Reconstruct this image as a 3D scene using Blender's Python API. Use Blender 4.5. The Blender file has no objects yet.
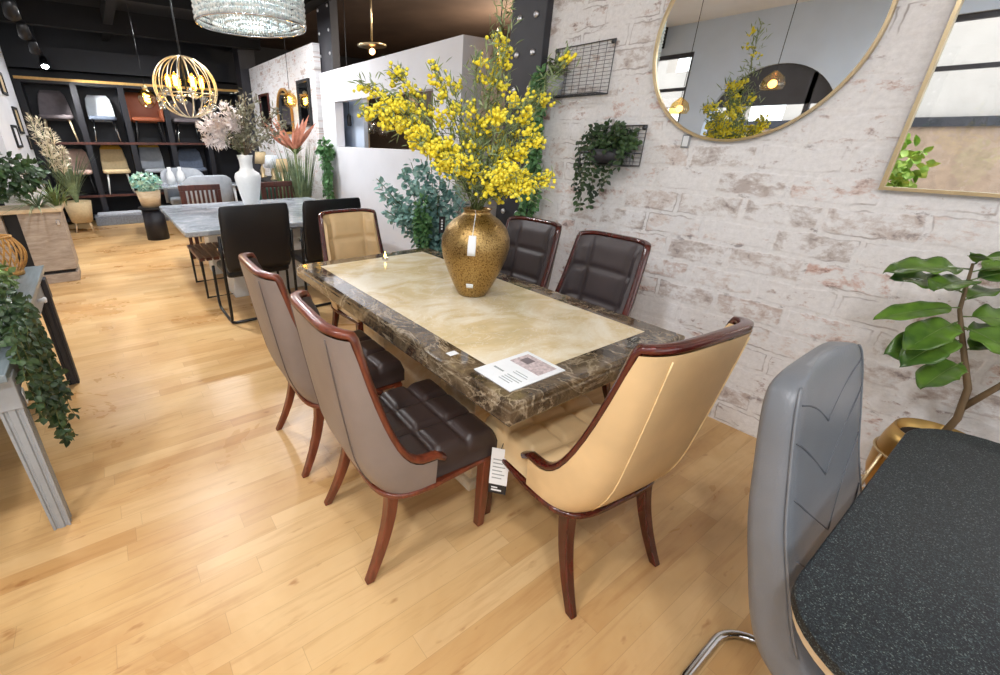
import bpy, math, random
from math import sin, cos, pi, radians, sqrt, exp
from mathutils import Vector, Matrix

random.seed(7)
sc = bpy.context.scene
COL = sc.collection
V = Vector

# ------------------------------------------------------------------ geometry helper
class G:
    def __init__(s):
        s.v = []; s.f = []; s.m = []; s.mi = 0
    def add(s, vs, fs):
        o = len(s.v)
        s.v.extend([tuple(p) for p in vs])
        for f in fs:
            s.f.append(tuple(i + o for i in f)); s.m.append(s.mi)
        return s
    def box(s, c, d, rz=0.0, top=1.0):
        x, y, z = c; a, b, h = d[0] / 2, d[1] / 2, d[2] / 2
        vs = []
        for k, zz in ((top if top < 0 else 1.0, -h), (abs(top), h)):
            k = 1.0 if zz < 0 else abs(top)
            for sx, sy in ((-1, -1), (1, -1), (1, 1), (-1, 1)):
                px, py = sx * a * k, sy * b * k
                vs.append((x + px * cos(rz) - py * sin(rz), y + px * sin(rz) + py * cos(rz), z + zz))
        return s.add(vs, [(3, 2, 1, 0), (4, 5, 6, 7), (0, 1, 5, 4), (1, 2, 6, 5), (2, 3, 7, 6), (3, 0, 4, 7)])
    def bx(s, x0, x1, y0, y1, z0, z1):
        return s.box(((x0 + x1) / 2, (y0 + y1) / 2, (z0 + z1) / 2), (abs(x1 - x0), abs(y1 - y0), abs(z1 - z0)))
    def tube(s, pts, r, n=8, closed=False, caps=True):
        pts = [V(p) for p in pts]; N = len(pts)
        rs = r if isinstance(r, (list, tuple)) else [r] * N
        vs = []; prev = None
        for i, p in enumerate(pts):
            if closed: t = pts[(i + 1) % N] - pts[i - 1]
            else: t = pts[min(i + 1, N - 1)] - pts[max(i - 1, 0)]
            if t.length < 1e-9: t = V((0, 0, 1))
            t.normalize()
            if prev is None:
                a = V((0, 0, 1)) if abs(t.z) < .9 else V((1, 0, 0))
                u = t.cross(a).normalized()
            else:
                u = (prev - t * prev.dot(t))
                u = u.normalized() if u.length > 1e-6 else t.orthogonal().normalized()
            w = t.cross(u); prev = u
            for k in range(n):
                q = 2 * pi * k / n
                vs.append(p + (u * cos(q) + w * sin(q)) * rs[i])
        fs = []
        for i in range(N if closed else N - 1):
            j = (i + 1) % N
            for k in range(n):
                l = (k + 1) % n
                fs.append((i * n + k, i * n + l, j * n + l, j * n + k))
        if caps and not closed:
            fs.append(tuple(range(n - 1, -1, -1))); fs.append(tuple((N - 1) * n + k for k in range(n)))
        return s.add(vs, fs)
    def sweep(s, frames):
        """frames: list of rings (same count), closed around, open along with caps"""
        n = len(frames[0]); vs = [p for fr in frames for p in fr]; fs = []
        for i in range(len(frames) - 1):
            for k in range(n):
                l = (k + 1) % n
                fs.append((i * n + k, i * n + l, (i + 1) * n + l, (i + 1) * n + k))
        fs.append(tuple(range(n - 1, -1, -1))); fs.append(tuple((len(frames) - 1) * n + k for k in range(n)))
        return s.add(vs, fs)
    def lathe(s, prof, c=(0, 0, 0), n=32, sx=1, sy=1):
        vs = []; fs = []
        for r, z in prof:
            for k in range(n):
                q = 2 * pi * k / n
                vs.append((c[0] + r * cos(q) * sx, c[1] + r * sin(q) * sy, c[2] + z))
        for i in range(len(prof) - 1):
            for k in range(n):
                l = (k + 1) % n
                fs.append((i * n + k, i * n + l, (i + 1) * n + l, (i + 1) * n + k))
        if prof[0][0] > 1e-5: fs.append(tuple(range(n - 1, -1, -1)))
        if prof[-1][0] > 1e-5: fs.append(tuple((len(prof) - 1) * n + k for k in range(n)))
        return s.add(vs, fs)
    def grid(s, fn, nu, nv):
        vs = [fn(i / nu, j / nv) for j in range(nv + 1) for i in range(nu + 1)]
        fs = []
        for j in range(nv):
            for i in range(nu):
                a = j * (nu + 1) + i
                fs.append((a, a + 1, a + nu + 2, a + nu + 1))
        return s.add(vs, fs)
    def prism(s, poly, z0, z1):
        n = len(poly)
        vs = [(x, y, z0) for x, y in poly] + [(x, y, z1) for x, y in poly]
        fs = [tuple(range(n - 1, -1, -1)), tuple(range(n, 2 * n))]
        fs += [(i, (i + 1) % n, (i + 1) % n + n, i + n) for i in range(n)]
        return s.add(vs, fs)
    def ball(s, c, r, seg=8, rings=6, sz=1.0):
        prof = [(max(r * sin(pi * i / rings), 0.0), -r * sz * cos(pi * i / rings)) for i in range(rings + 1)]
        prof[0] = (r * .02, prof[0][1]); prof[-1] = (r * .02, prof[-1][1])
        return s.lathe(prof, c, seg)
    def ico(s, c, r):
        t = (1 + sqrt(5)) / 2; k = r / sqrt(1 + t * t); x, y, z = c
        vs = [(-1, t, 0), (1, t, 0), (-1, -t, 0), (1, -t, 0), (0, -1, t), (0, 1, t), (0, -1, -t), (0, 1, -t), (t, 0, -1), (t, 0, 1), (-t, 0, -1), (-t, 0, 1)]
        fs = [(0, 11, 5), (0, 5, 1), (0, 1, 7), (0, 7, 10), (0, 10, 11), (1, 5, 9), (5, 11, 4), (11, 10, 2), (10, 7, 6), (7, 1, 8), (3, 9, 4), (3, 4, 2), (3, 2, 6), (3, 6, 8), (3, 8, 9), (4, 9, 5), (2, 4, 11), (6, 2, 10), (8, 6, 7), (9, 8, 1)]
        return s.add([(x + a * k, y + b * k, z + d * k) for a, b, d in vs], fs)
    def leaf(s, p, d, L, W, n=None, fold=.18, droop=.25, k=3, shape=1.0):
        p = V(p); d = V(d).normalized()
        up = V(n) if n is not None else V((0, 0, 1))
        sd = d.cross(up)
        if sd.length < 1e-3: sd = d.orthogonal()
        sd.normalize(); nn = sd.cross(d).normalized()
        vs = [p]
        for i in range(1, k + 1):
            t = i / (k + 1)
            c = p + d * (L * t) + nn * (-droop * L * t * t)
            w = W * .5 * (sin(pi * t ** shape)) 
            vs += [c + sd * w + nn * (fold * w), c, c - sd * w + nn * (fold * w)]
        vs.append(p + d * L - nn * droop * L)
        fs = [(0, 1, 2), (0, 2, 3)]
        for i in range(k - 1):
            a = 1 + 3 * i
            fs += [(a, a + 3, a + 4, a + 1), (a + 1, a + 4, a + 5, a + 2)]
        a = 1 + 3 * (k - 1); e = len(vs) - 1
        fs += [(a, e, a + 1), (a + 1, e, a + 2)]
        return s.add(vs, fs)

def link_mesh(name, g, mats, parent=None, smooth=False, bevel=0, seg=2, angle=35, solid=0, subsurf=0):
    me = bpy.data.meshes.new(name)
    me.from_pydata(g.v, [], g.f); me.update()
    if not isinstance(mats, (list, tuple)): mats = [mats]
    for m in mats: me.materials.append(m)
    if len(mats) > 1: me.polygons.foreach_set('material_index', g.m)
    if smooth: me.polygons.foreach_set('use_smooth', [True] * len(me.polygons))
    o = bpy.data.objects.new(name, me); COL.objects.link(o)
    if parent: o.parent = parent
    if solid:
        md = o.modifiers.new('s', 'SOLIDIFY'); md.thickness = solid; md.offset = 0
    if bevel:
        md = o.modifiers.new('b', 'BEVEL'); md.width = bevel; md.segments = seg; md.limit_method = 'ANGLE'; md.angle_limit = radians(angle)
        md.harden_normals = False
        if not smooth: me.polygons.foreach_set('use_smooth', [True] * len(me.polygons))
    if subsurf:
        md = o.modifiers.new('ss', 'SUBSURF'); md.levels = subsurf; md.render_levels = subsurf
    if smooth == 'auto' or (bevel and not smooth):
        try: me.set_sharp_from_angle(angle=radians(angle))
        except Exception: pass
    return o

def tag(o, label, cat, group=None, kind=None):
    o['label'] = label; o['category'] = cat
    if group: o['group'] = group
    if kind: o['kind'] = kind
    return o

def thing(name, label, cat, loc=(0, 0, 0), rz=0.0, group=None):
    o = bpy.data.objects.new(name, None); COL.objects.link(o)
    o.location = loc; o.rotation_euler = (0, 0, rz); o.empty_display_size = .1
    return tag(o, label, cat, group)

def struct(name, g, m, label=None, **k):
    o = link_mesh(name, g, m, **k); o['kind'] = 'structure'
    if label: o['label'] = label
    return o

def dup(root, loc, rz, label, group=None):
    r = root.copy(); COL.objects.link(r); r.location = loc; r.rotation_euler = (0, 0, rz); r['label'] = label
    if group: r['group'] = group
    for ch in list(root.children):
        c = ch.copy(); COL.objects.link(c); c.parent = r
        for gch in list(ch.children):
            d = gch.copy(); COL.objects.link(d); d.parent = c
    return r

# ------------------------------------------------------------------ materials
def srgb(r, g, b):
    f = lambda c: ((c / 255 + .055) / 1.055) ** 2.4 if c / 255 > .04045 else c / 255 / 12.92
    return (f(r), f(g), f(b), 1)

class NT:
    def __init__(s, name):
        s.m = bpy.data.materials.new(name); s.m.use_nodes = True
        s.t = s.m.node_tree; s.b = s.t.nodes['Principled BSDF']; s.out = s.t.nodes['Material Output']
    def n(s, typ, **k):
        nd = s.t.nodes.new(typ)
        for a, v in k.items():
            if a.startswith('i_'):
                key = a[2:]
                key = int(key) if key.isdigit() else key.replace('_', ' ')
                nd.inputs[key].default_value = v
            else: setattr(nd, a, v)
        return nd
    def l(s, a, b): s.t.links.new(a, b); return s
    def coord(s, kind='Object', scale=(1, 1, 1), rot=(0, 0, 0), loc=(0, 0, 0)):
        tc = s.n('ShaderNodeTexCoord'); mp = s.n('ShaderNodeMapping')
        mp.inputs['Scale'].default_value = scale; mp.inputs['Rotation'].default_value = rot; mp.inputs['Location'].default_value = loc
        s.l(tc.outputs[kind], mp.inputs['Vector']); return mp.outputs['Vector']
    def noise(s, vec, scale, detail=4, rough=.5, dist=0):
        nd = s.n('ShaderNodeTexNoise'); nd.inputs['Scale'].default_value = scale; nd.inputs['Detail'].default_value = detail
        nd.inputs['Roughness'].default_value = rough; nd.inputs['Distortion'].default_value = dist
        s.l(vec, nd.inputs['Vector']); return nd
    def ramp(s, fac, stops):
        nd = s.n('ShaderNodeValToRGB'); e = nd.color_ramp.elements
        while len(e) > 1: e.remove(e[-1])
        e[0].position, e[0].color = stops[0]
        for p, c in stops[1:]:
            x = e.new(p); x.color = c
        s.l(fac, nd.inputs['Fac']); return nd.outputs['Color']
    def mix(s, fac, a, b, mode='MIX'):
        nd = s.n('ShaderNodeMix', data_type='RGBA', blend_type=mode)
        for sock, v in ((nd.inputs[0], fac), (nd.inputs[6], a), (nd.inputs[7], b)):
            if isinstance(v, bpy.types.NodeSocket): s.l(v, sock)
            else: sock.default_value = v
        return nd.outputs[2]
    def math(s, op, a, b=0.0):
        nd = s.n('ShaderNodeMath', operation=op)
        for sock, v in ((nd.inputs[0], a), (nd.inputs[1], b)):
            if isinstance(v, bpy.types.NodeSocket): s.l(v, sock)
            else: sock.default_value = v
        return nd.outputs[0]
    def bump(s, h, strength=.3, dist=.01):
        nd = s.n('ShaderNodeBump'); nd.inputs['Strength'].default_value = strength; nd.inputs['Distance'].default_value = dist
        s.l(h, nd.inputs['Height']); s.l(nd.outputs['Normal'], s.b.inputs['Normal'])
    def set(s, **k):
        for a, v in k.items(): s.b.inputs[a.replace('_', ' ')].default_value = v
        return s

def plain(name, col, rough=.5, metal=0, var=.12, scale=30, bump=0, **k):
    t = NT(name); vec = t.coord()
    nz = t.noise(vec, scale, 3)
    dark = tuple(c * (1 - var) for c in col[:3]) + (1,); lite = tuple(min(1, c * (1 + var)) for c in col[:3]) + (1,)
    t.l(t.ramp(nz.outputs['Fac'], [(.3, dark), (.7, lite)]), t.b.inputs['Base Color'])
    t.set(Roughness=rough, Metallic=metal, **k)
    if bump: t.bump(nz.outputs['Fac'], bump, .004)
    return t.m

def glow(name, col, st):
    t = NT(name); t.b.inputs['Base Color'].default_value = col
    t.b.inputs['Emission Color'].default_value = col; t.b.inputs['Emission Strength'].default_value = st
    return t.m

def leather(name, col, rough=.42):
    t = NT(name); vec = t.coord()
    vo = t.n('ShaderNodeTexVoronoi'); vo.inputs['Scale'].default_value = 260; t.l(vec, vo.inputs['Vector'])
    nz = t.noise(vec, 6, 3)
    d = tuple(c * .9 for c in col[:3]) + (1,); e = tuple(c * 1.08 for c in col[:3]) + (1,)
    t.l(t.ramp(nz.outputs['Fac'], [(.3, d), (.7, e)]), t.b.inputs['Base Color'])
    t.set(Roughness=rough); t.b.inputs['Specular IOR Level'].default_value = .45
    t.bump(vo.outputs['Distance'], .12, .002)
    return t.m

def wood(name, c1, c2, rough=.35, scale=(40, 40, 3), coat=0.0):
    t = NT(name); vec = t.coord(scale=scale)
    nz = t.noise(vec, 1.2, 5, .6, .6)
    t.l(t.ramp(nz.outputs['Fac'], [(.3, c1), (.7, c2)]), t.b.inputs['Base Color'])
    t.set(Roughness=rough); t.b.inputs['Coat Weight'].default_value = coat; t.b.inputs['Coat Roughness'].default_value = .12
    return t.m

def metal(name, col, rough=.25): return plain(name, col, rough, 1.0, .06, 12)

def foliage(name, c1, c2, rough=.5, scale=9.0, trans=.0):
    t = NT(name); vec = t.coord()
    nz = t.noise(vec, scale, 3, .6)
    t.l(t.ramp(nz.outputs['Fac'], [(.32, c1), (.68, c2)]), t.b.inputs['Base Color'])
    t.set(Roughness=rough)
    return t.m

def mat_floor():
    t = NT('maple_boards')
    tc = t.n('ShaderNodeTexCoord'); sp = t.n('ShaderNodeSeparateXYZ'); t.l(tc.outputs['Object'], sp.inputs[0])
    WB, LB = .085, .85
    v = t.math('DIVIDE', sp.outputs['X'], WB); row = t.math('FLOOR', v); fv = t.math('FRACT', v)
    wn = t.n('ShaderNodeTexWhiteNoise', noise_dimensions='1D'); t.l(row, wn.inputs['W'])
    u = t.math('ADD', t.math('DIVIDE', sp.outputs['Y'], LB), t.math('MULTIPLY', wn.outputs['Value'], 7.3))
    col = t.math('FLOOR', u); fu = t.math('FRACT', u)
    cb = t.n('ShaderNodeCombineXYZ'); t.l(row, cb.inputs['X']); t.l(col, cb.inputs['Y'])
    w2 = t.n('ShaderNodeTexWhiteNoise', noise_dimensions='2D'); t.l(cb.outputs[0], w2.inputs['Vector'])
    plank = t.ramp(w2.outputs['Value'], [(0, srgb(202, 160, 106)), (.2, srgb(212, 173, 119)), (.5, srgb(217, 180, 127)), (.8, srgb(222, 187, 136)), (1, srgb(204, 161, 106))])
    ad = t.n('ShaderNodeVectorMath', operation='ADD'); t.l(t.coord('Object', scale=(30, 2.2, 1)), ad.inputs[0])
    sc2 = t.n('ShaderNodeVectorMath', operation='SCALE'); t.l(w2.outputs['Color'], sc2.inputs[0]); sc2.inputs['Scale'].default_value = 60
    t.l(sc2.outputs[0], ad.inputs[1])
    nz = t.noise(ad.outputs[0], 1.0, 6, .62, .6)
    grain = t.ramp(nz.outputs['Fac'], [(.25, srgb(196, 154, 108)), (.5, srgb(255, 255, 255)), (.8, srgb(255, 248, 234))])
    c = t.mix(.38, plank, grain, 'MULTIPLY')
    w = t.noise(t.coord('Object', scale=(1, .6, 1)), 1.6, 5, .65, .5)
    wear = t.ramp(w.outputs['Fac'], [(.32, srgb(208, 176, 140)), (.6, (1, 1, 1, 1))])
    c = t.mix(.55, c, wear, 'MULTIPLY')
    kn = t.noise(t.coord('Object', scale=(7, 2.4, 1)), 2.6, 3, .55)
    knots = t.ramp(kn.outputs['Fac'], [(.66, (1, 1, 1, 1)), (.76, srgb(186, 140, 96))])
    c = t.mix(.6, c, knots, 'MULTIPLY')
    eu = t.math('LESS_THAN', t.math('MULTIPLY', t.math('MINIMUM', fu, t.math('SUBTRACT', 1.0, fu)), LB), .0011)
    ev = t.math('LESS_THAN', t.math('MULTIPLY', t.math('MINIMUM', fv, t.math('SUBTRACT', 1.0, fv)), WB), .0008)
    gap = t.math('MAXIMUM', eu, ev)
    c = t.mix(t.math('MULTIPLY', gap, .3), c, srgb(140, 100, 62))
    t.l(c, t.b.inputs['Base Color'])
    rr = t.ramp(w.outputs['Fac'], [(.3, (.24, .24, .24, 1)), (.7, (.38, .38, .38, 1))])
    t.l(rr, t.b.inputs['Roughness']); t.b.inputs['Specular IOR Level'].default_value = .4
    return t.m

def mat_brick(name, u='x', scale=1.0):
    t = NT(name)
    tc = t.n('ShaderNodeTexCoord'); sp = t.n('ShaderNodeSeparateXYZ'); cb = t.n('ShaderNodeCombineXYZ')
    t.l(tc.outputs['Object'], sp.inputs[0]); t.l(sp.outputs['X' if u == 'x' else 'Y'], cb.inputs['X']); t.l(sp.outputs['Z'], cb.inputs['Y'])
    base = cb.outputs[0]
    dn = t.noise(base, 7 * scale, 3, .6)
    add = t.n('ShaderNodeMix', data_type='RGBA', blend_type='LINEAR_LIGHT'); add.inputs[0].default_value = .028 / scale
    t.l(base, add.inputs[6]); t.l(dn.outputs['Color'], add.inputs[7])
    vec = add.outputs[2]
    br = t.n('ShaderNodeTexBrick'); br.offset = .5
    for k, v in (('Scale', scale), ('Mortar Size', .018), ('Mortar Smooth', .6), ('Bias', -.1), ('Brick Width', .33), ('Row Height', .125)): br.inputs[k].default_value = v
    br.inputs['Color1'].default_value = (0, 0, 0, 1); br.inputs['Color2'].default_value = (1, 1, 1, 1); br.inputs['Mortar'].default_value = (.5, .5, .5, 1)
    t.l(vec, br.inputs['Vector'])
    fac = br.outputs['Fac']
    tint = t.ramp(br.outputs['Color'], [(0, srgb(184, 128, 108)), (.25, srgb(190, 160, 146)), (.45, srgb(202, 148, 126)), (.6, srgb(216, 200, 192)), (.8, srgb(182, 170, 164)), (1, srgb(204, 154, 130))])
    mp = t.n('ShaderNodeMapping'); mp.inputs['Scale'].default_value = (1, 1.5, 1); t.l(base, mp.inputs['Vector']); an = mp.outputs['Vector']
    n1 = t.noise(an, 4.4 * scale, 6, .68, .3); n2 = t.noise(an, 13 * scale, 6, .72, .3); n3 = t.noise(base, 45 * scale, 4, .7)
    patch = t.math('ADD', t.math('MULTIPLY', n1.outputs['Fac'], .5), t.math('MULTIPLY', n2.outputs['Fac'], .5))
    bv = t.n('ShaderNodeSeparateColor'); t.l(br.outputs['Color'], bv.inputs[0])
    patch = t.math('ADD', patch, t.math('MULTIPLY', t.math('SUBTRACT', bv.outputs[0], .55), .12))
    show = t.ramp(patch, [(.50, (0, 0, 0, 1)), (.535, (.36, .36, .36, 1)), (.59, (.8, .8, .8, 1))])
    inv = t.math('SUBTRACT', 1.0, fac)
    white = t.ramp(n3.outputs['Fac'], [(.3, srgb(229, 228, 229)), (.7, srgb(247, 246, 247))])
    c = t.mix(t.math('MULTIPLY', show, inv), white, tint)
    pit = t.ramp(n2.outputs['Fac'], [(.56, (0, 0, 0, 1)), (.64, (1, 1, 1, 1))])
    pit2 = t.ramp(n1.outputs['Fac'], [(.48, (0, 0, 0, 1)), (.58, (1, 1, 1, 1))])
    edge = t.math('MULTIPLY', t.math('MULTIPLY', fac, inv), 4.0)
    n4 = t.noise(base, 3.1 * scale, 4, .6, .2)
    crack_shade = t.math('MULTIPLY', edge, t.ramp(n4.outputs['Fac'], [(.52, (.0, .0, .0, 1)), (.62, (.7, .7, .7, 1))]))
    c = t.mix(t.math('MULTIPLY', t.math('MULTIPLY', pit, pit2), .7), c, srgb(120, 106, 108))
    c = t.mix(crack_shade, c, srgb(150, 138, 136))  # grey shade along the mortar cracks, put into the colour
    t.l(c, t.b.inputs['Base Color']); t.set(Roughness=.85)
    h = t.math('ADD', t.math('MULTIPLY', inv, .55), t.math('MULTIPLY', n2.outputs['Fac'], .8))
    t.bump(h, .32, .010)
    return t.m

def mat_emperador():
    t = NT('brown_marble'); vec = t.coord()
    n1 = t.noise(vec, 5, 8, .65, 1.4)
    c = t.ramp(n1.outputs['Fac'], [(.28, srgb(32, 26, 22)), (.45, srgb(70, 58, 46)), (.56, srgb(104, 88, 68)), (.7, srgb(140, 124, 100)), (.8, srgb(82, 74, 66))])
    n2 = t.noise(vec, 3.2, 6, .6, 2.2)
    vein = t.ramp(n2.outputs['Fac'], [(.475, (0, 0, 0, 1)), (.5, (1, 1, 1, 1)), (.525, (0, 0, 0, 1))])
    n3 = t.noise(vec, 9, 6, .6, 2.5)
    vein2 = t.ramp(n3.outputs['Fac'], [(.48, (0, 0, 0, 1)), (.5, (.8, .8, .8, 1)), (.52, (0, 0, 0, 1))])
    c = t.mix(t.math('MULTIPLY', vein, .6), c, srgb(190, 174, 148)); c = t.mix(t.math('MULTIPLY', vein2, .4), c, srgb(160, 144, 120))
    t.l(c, t.b.inputs['Base Color']); t.set(Roughness=.09); t.b.inputs['Coat Weight'].default_value = .5
    return t.m

def mat_cream(name='cream_marble', a=(224, 204, 162), b=(240, 230, 206), r=.1):
    t = NT(name); vec = t.coord(scale=(1.6, 1, 1))
    n1 = t.noise(vec, 3.2, 7, .62, 1.0)
    c = t.ramp(n1.outputs['Fac'], [(.3, srgb(*[x - 16 for x in a])), (.45, srgb(*a)), (.62, srgb(*b)), (.8, srgb(246, 240, 224))])
    n2 = t.noise(vec, 5, 6, .6, 2.0)
    vein = t.ramp(n2.outputs['Fac'], [(.485, (0, 0, 0, 1)), (.5, (1, 1, 1, 1)), (.515, (0, 0, 0, 1))])
    c = t.mix(t.math('MULTIPLY', vein, .4), c, srgb(250, 246, 236))
    t.l(c, t.b.inputs['Base Color']); t.set(Roughness=r)
    return t.m

def mat_granite():
    t = NT('black_sparkle_granite'); vec = t.coord()
    vo = t.n('ShaderNodeTexVoronoi'); vo.inputs['Scale'].default_value = 560; t.l(vec, vo.inputs['Vector'])
    sp = t.n('ShaderNodeSeparateColor'); t.l(vo.outputs['Color'], sp.inputs[0])
    c = t.ramp(sp.outputs[0], [(0, srgb(12, 14, 17)), (.5, srgb(24, 28, 32)), (.8, srgb(40, 48, 53)), (.94, srgb(66, 78, 80)), (1, srgb(112, 120, 116))])
    t.l(c, t.b.inputs['Base Color']); t.set(Roughness=.5); t.b.inputs['Specular IOR Level'].default_value = .3
    t.bump(vo.outputs['Distance'], .1, .002)
    return t.m

def mat_hammered():
    t = NT('hammered_gold'); vec = t.coord()
    vo = t.n('ShaderNodeTexVoronoi'); vo.inputs['Scale'].default_value = 150; t.l(vec, vo.inputs['Vector'])
    n = t.noise(vec, 40, 3)
    c = t.ramp(vo.outputs['Distance'], [(.1, srgb(192, 162, 106)), (.6, srgb(160, 130, 80)), (.9, srgb(104, 80, 46))])
    t.l(c, t.b.inputs['Base Color']); t.set(Roughness=.3, Metallic=.9)
    t.bump(vo.outputs['Distance'], .45, .003)
    return t.m

def mat_glass(name, tint=(1, 1, 1, 1), keep=.85, rough=.02):
    t = NT(name)
    tr = t.n('ShaderNodeBsdfTransparent'); tr.inputs[0].default_value = tint
    gl = t.n('ShaderNodeBsdfGlossy'); gl.inputs['Roughness'].default_value = rough
    mx = t.n('ShaderNodeMixShader'); mx.inputs[0].default_value = 1 - keep
    t.l(tr.outputs[0], mx.inputs[1]); t.l(gl.outputs[0], mx.inputs[2]); t.l(mx.outputs[0], t.out.inputs['Surface'])
    return t.m

def mat_mirror():
    t = NT('mirror_glass'); t.b.inputs['Base Color'].default_value = (.86, .88, .88, 1); t.set(Metallic=1.0, Roughness=.01)
    return t.m

M = {}
M['floor'] = mat_floor()
M['brick'] = mat_brick('whitewashed_brick')
M['brick_end'] = mat_brick('whitewashed_brick_small', scale=1.5)
M['emp'] = mat_emperador(); M['cream'] = mat_cream(); M['cream_leg'] = mat_cream('cream_stone', (226, 204, 164), (240, 226, 198), .25)
M['granite'] = mat_granite(); M['hammer'] = mat_hammered()
M['taupe'] = leather('taupe_leather', srgb(134, 122, 116), .4)
M['brown'] = leather('dark_brown_leather', srgb(58, 46, 43), .36)
M['charcoal'] = leather('charcoal_leather', srgb(74, 66, 68), .4)
M['beige'] = leather('beige_leather', srgb(220, 190, 144), .42)
M['greyl'] = leather('grey_leather', srgb(112, 116, 122), .32)
M['seam'] = plain('dark_grey_thread', srgb(90, 93, 99), .6)
M['blackl'] = leather('black_leather', srgb(22, 22, 26), .36)
M['cherry'] = wood('cherry_wood', srgb(84, 36, 22), srgb(128, 62, 40), .28, (30, 30, 4), .35)
M['mahog'] = wood('mahogany_wood', srgb(52, 14, 10), srgb(92, 28, 20), .2, (30, 30, 4), .45)
M['thread_b'] = plain('cream_thread', srgb(238, 214, 164), .7)
M['thread_t'] = plain('taupe_thread', srgb(104, 92, 86), .7)
M['black'] = plain('black_paint', srgb(20, 20, 24), .6)
M['navy'] = plain('black_shelf_wood', srgb(16, 18, 28), .55, 0, .2, 6)
M['ceil'] = plain('black_ceiling', srgb(11, 11, 15), .9, 0, .2, 2)
M['ceil_brown'] = plain('dark_timber_ceiling', srgb(92, 76, 66), .8, 0, .2, 2)
M['ceil_white'] = plain('pale_ceiling', srgb(222, 224, 226), .8, 0, .03, 2)
M['white'] = plain('white_plaster', srgb(226, 227, 232), .8, 0, .03, 3)
M['grey_wall'] = plain('grey_plaster', srgb(192, 206, 224), .8, 0, .04, 3)
M['steel'] = plain('dark_steel_paint', srgb(50, 50, 56), .5, 0, .12, 8)
M['rivet'] = metal('bright_rivet', srgb(228, 228, 232), .4)
M['chrome'] = metal('chrome', srgb(214, 216, 220), .08)
M['brass'] = metal('brushed_brass', srgb(214, 194, 156), .3)
M['palebrass'] = metal('pale_brass', srgb(224, 214, 190), .35)
M['gold'] = metal('satin_gold', srgb(196, 160, 98), .36)
M['wire'] = metal('grey_wire', srgb(92, 94, 98), .45)
M['blackmetal'] = plain('black_metal', srgb(24, 24, 27), .35, .3, .1, 20)
M['paper'] = plain('white_paper', srgb(236, 240, 244), .6, 0, .02)
M['ink'] = plain('black_ink', srgb(28, 28, 32), .6)
M['inkgrey'] = plain('grey_print', srgb(150, 158, 160), .7)
M['inkpink'] = plain('photo_print', srgb(196, 182, 184), .7, 0, .3, 90)
M['greywood'] = wood('grey_painted_wood', srgb(100, 112, 118), srgb(134, 146, 152), .3, (4, 40, 40))
M['greypaint'] = plain('grey_paint', srgb(150, 154, 158), .5, 0, .05)
M['greymarble'] = mat_cream('grey_marble', (152, 160, 168), (186, 192, 200), .12)
M['weathered'] = wood('weathered_timber', srgb(142, 128, 114), srgb(180, 166, 152), .7, (6, 6, 30))
M['drift'] = wood('pale_timber', srgb(196, 172, 138), srgb(218, 198, 166), .55, (8, 8, 30))
M['dkslat'] = wood('dark_red_timber', srgb(58, 28, 22), srgb(92, 48, 38), .4, (20, 20, 3))
M['ceramic'] = plain('white_ceramic', srgb(226, 228, 228), .3, 0, .03)
M['stem'] = plain('brown_stem', srgb(112, 92, 66), .7)
M['gstem'] = plain('green_stem', srgb(96, 106, 60), .6)
M['mimosa'] = foliage('mimosa_yellow', srgb(248, 224, 36), srgb(255, 246, 96), .75, 22)
M['mimleaf'] = foliage('grey_green_leaf', srgb(112, 132, 92), srgb(158, 174, 128), .6, 14)
M['dryleaf'] = foliage('dry_grey_leaf', srgb(96, 98, 78), srgb(166, 160, 136), .6, 16)
M['euc'] = foliage('eucalyptus_leaf', srgb(92, 144, 140), srgb(170, 204, 196), .55, 14)
M['ivy'] = foliage('ivy_leaf', srgb(30, 52, 34), srgb(74, 98, 58), .45, 16)
M['ivylite'] = foliage('pale_ivy_leaf', srgb(66, 92, 44), srgb(128, 150, 84), .5, 14)
M['fern'] = foliage('dark_fern_leaf', srgb(26, 46, 28), srgb(66, 94, 50), .5, 8)
M['blade'] = foliage('grass_blade', srgb(70, 92, 64), srgb(142, 160, 120), .55, 8)
M['vinegreen'] = foliage('vine_leaf', srgb(44, 92, 50), srgb(104, 150, 92), .5, 14)
M['lime'] = foliage('lime_leaf', srgb(120, 168, 62), srgb(196, 222, 120), .5, 7)
M['fiddle'] = foliage('fiddle_leaf', srgb(30, 66, 24), srgb(112, 150, 56), .32, 8)
M['plume'] = foliage('pale_plume', srgb(178, 166, 140), srgb(226, 212, 184), .8, 20)
M['blush'] = foliage('blush_petal', srgb(234, 222, 220), srgb(252, 248, 247), .7, 20)
M['terra'] = foliage('terracotta_frond', srgb(150, 84, 64), srgb(206, 142, 116), .6, 9)
M['teal_flower'] = foliage('teal_petal', srgb(110, 176, 172), srgb(206, 226, 200), .7, 12)
M['rattan'] = wood('rattan', srgb(162, 112, 54), srgb(204, 156, 84), .6, (60, 60, 60))
M['mirror'] = mat_mirror()
M['pane'] = mat_glass('window_glass', (1, 1, 1, 1), .93)
M['bulbglass'] = mat_glass('amber_bulb_glass', (1, .82, .45, 1), .8)
M['clearbulb'] = mat_glass('clear_bulb_glass', (1, .96, .9, 1), .82)
M['smoke'] = mat_glass('grey_glass', (.86, .89, .89, 1), .6, .06)
M['filament'] = glow('warm_filament', (1, .66, .12, 1), 26)
M['copperglow'] = glow('warm_copper_bulb', (1, .5, .2, 1), 9)
M['spotglow'] = glow('spot_lens', (.9, .96, 1, 1), 160)
M['flame'] = glow('flame_glow', (1, .62, .14, 1), 14)
M['goldtrim'] = glow('lit_shelf_strip', (1, .78, .38, 1), .55)  # glowing version, replaced below by the plain gold trim
M['downlight'] = glow('downlight_lens', (1, .98, .95, 1), 30)
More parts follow.
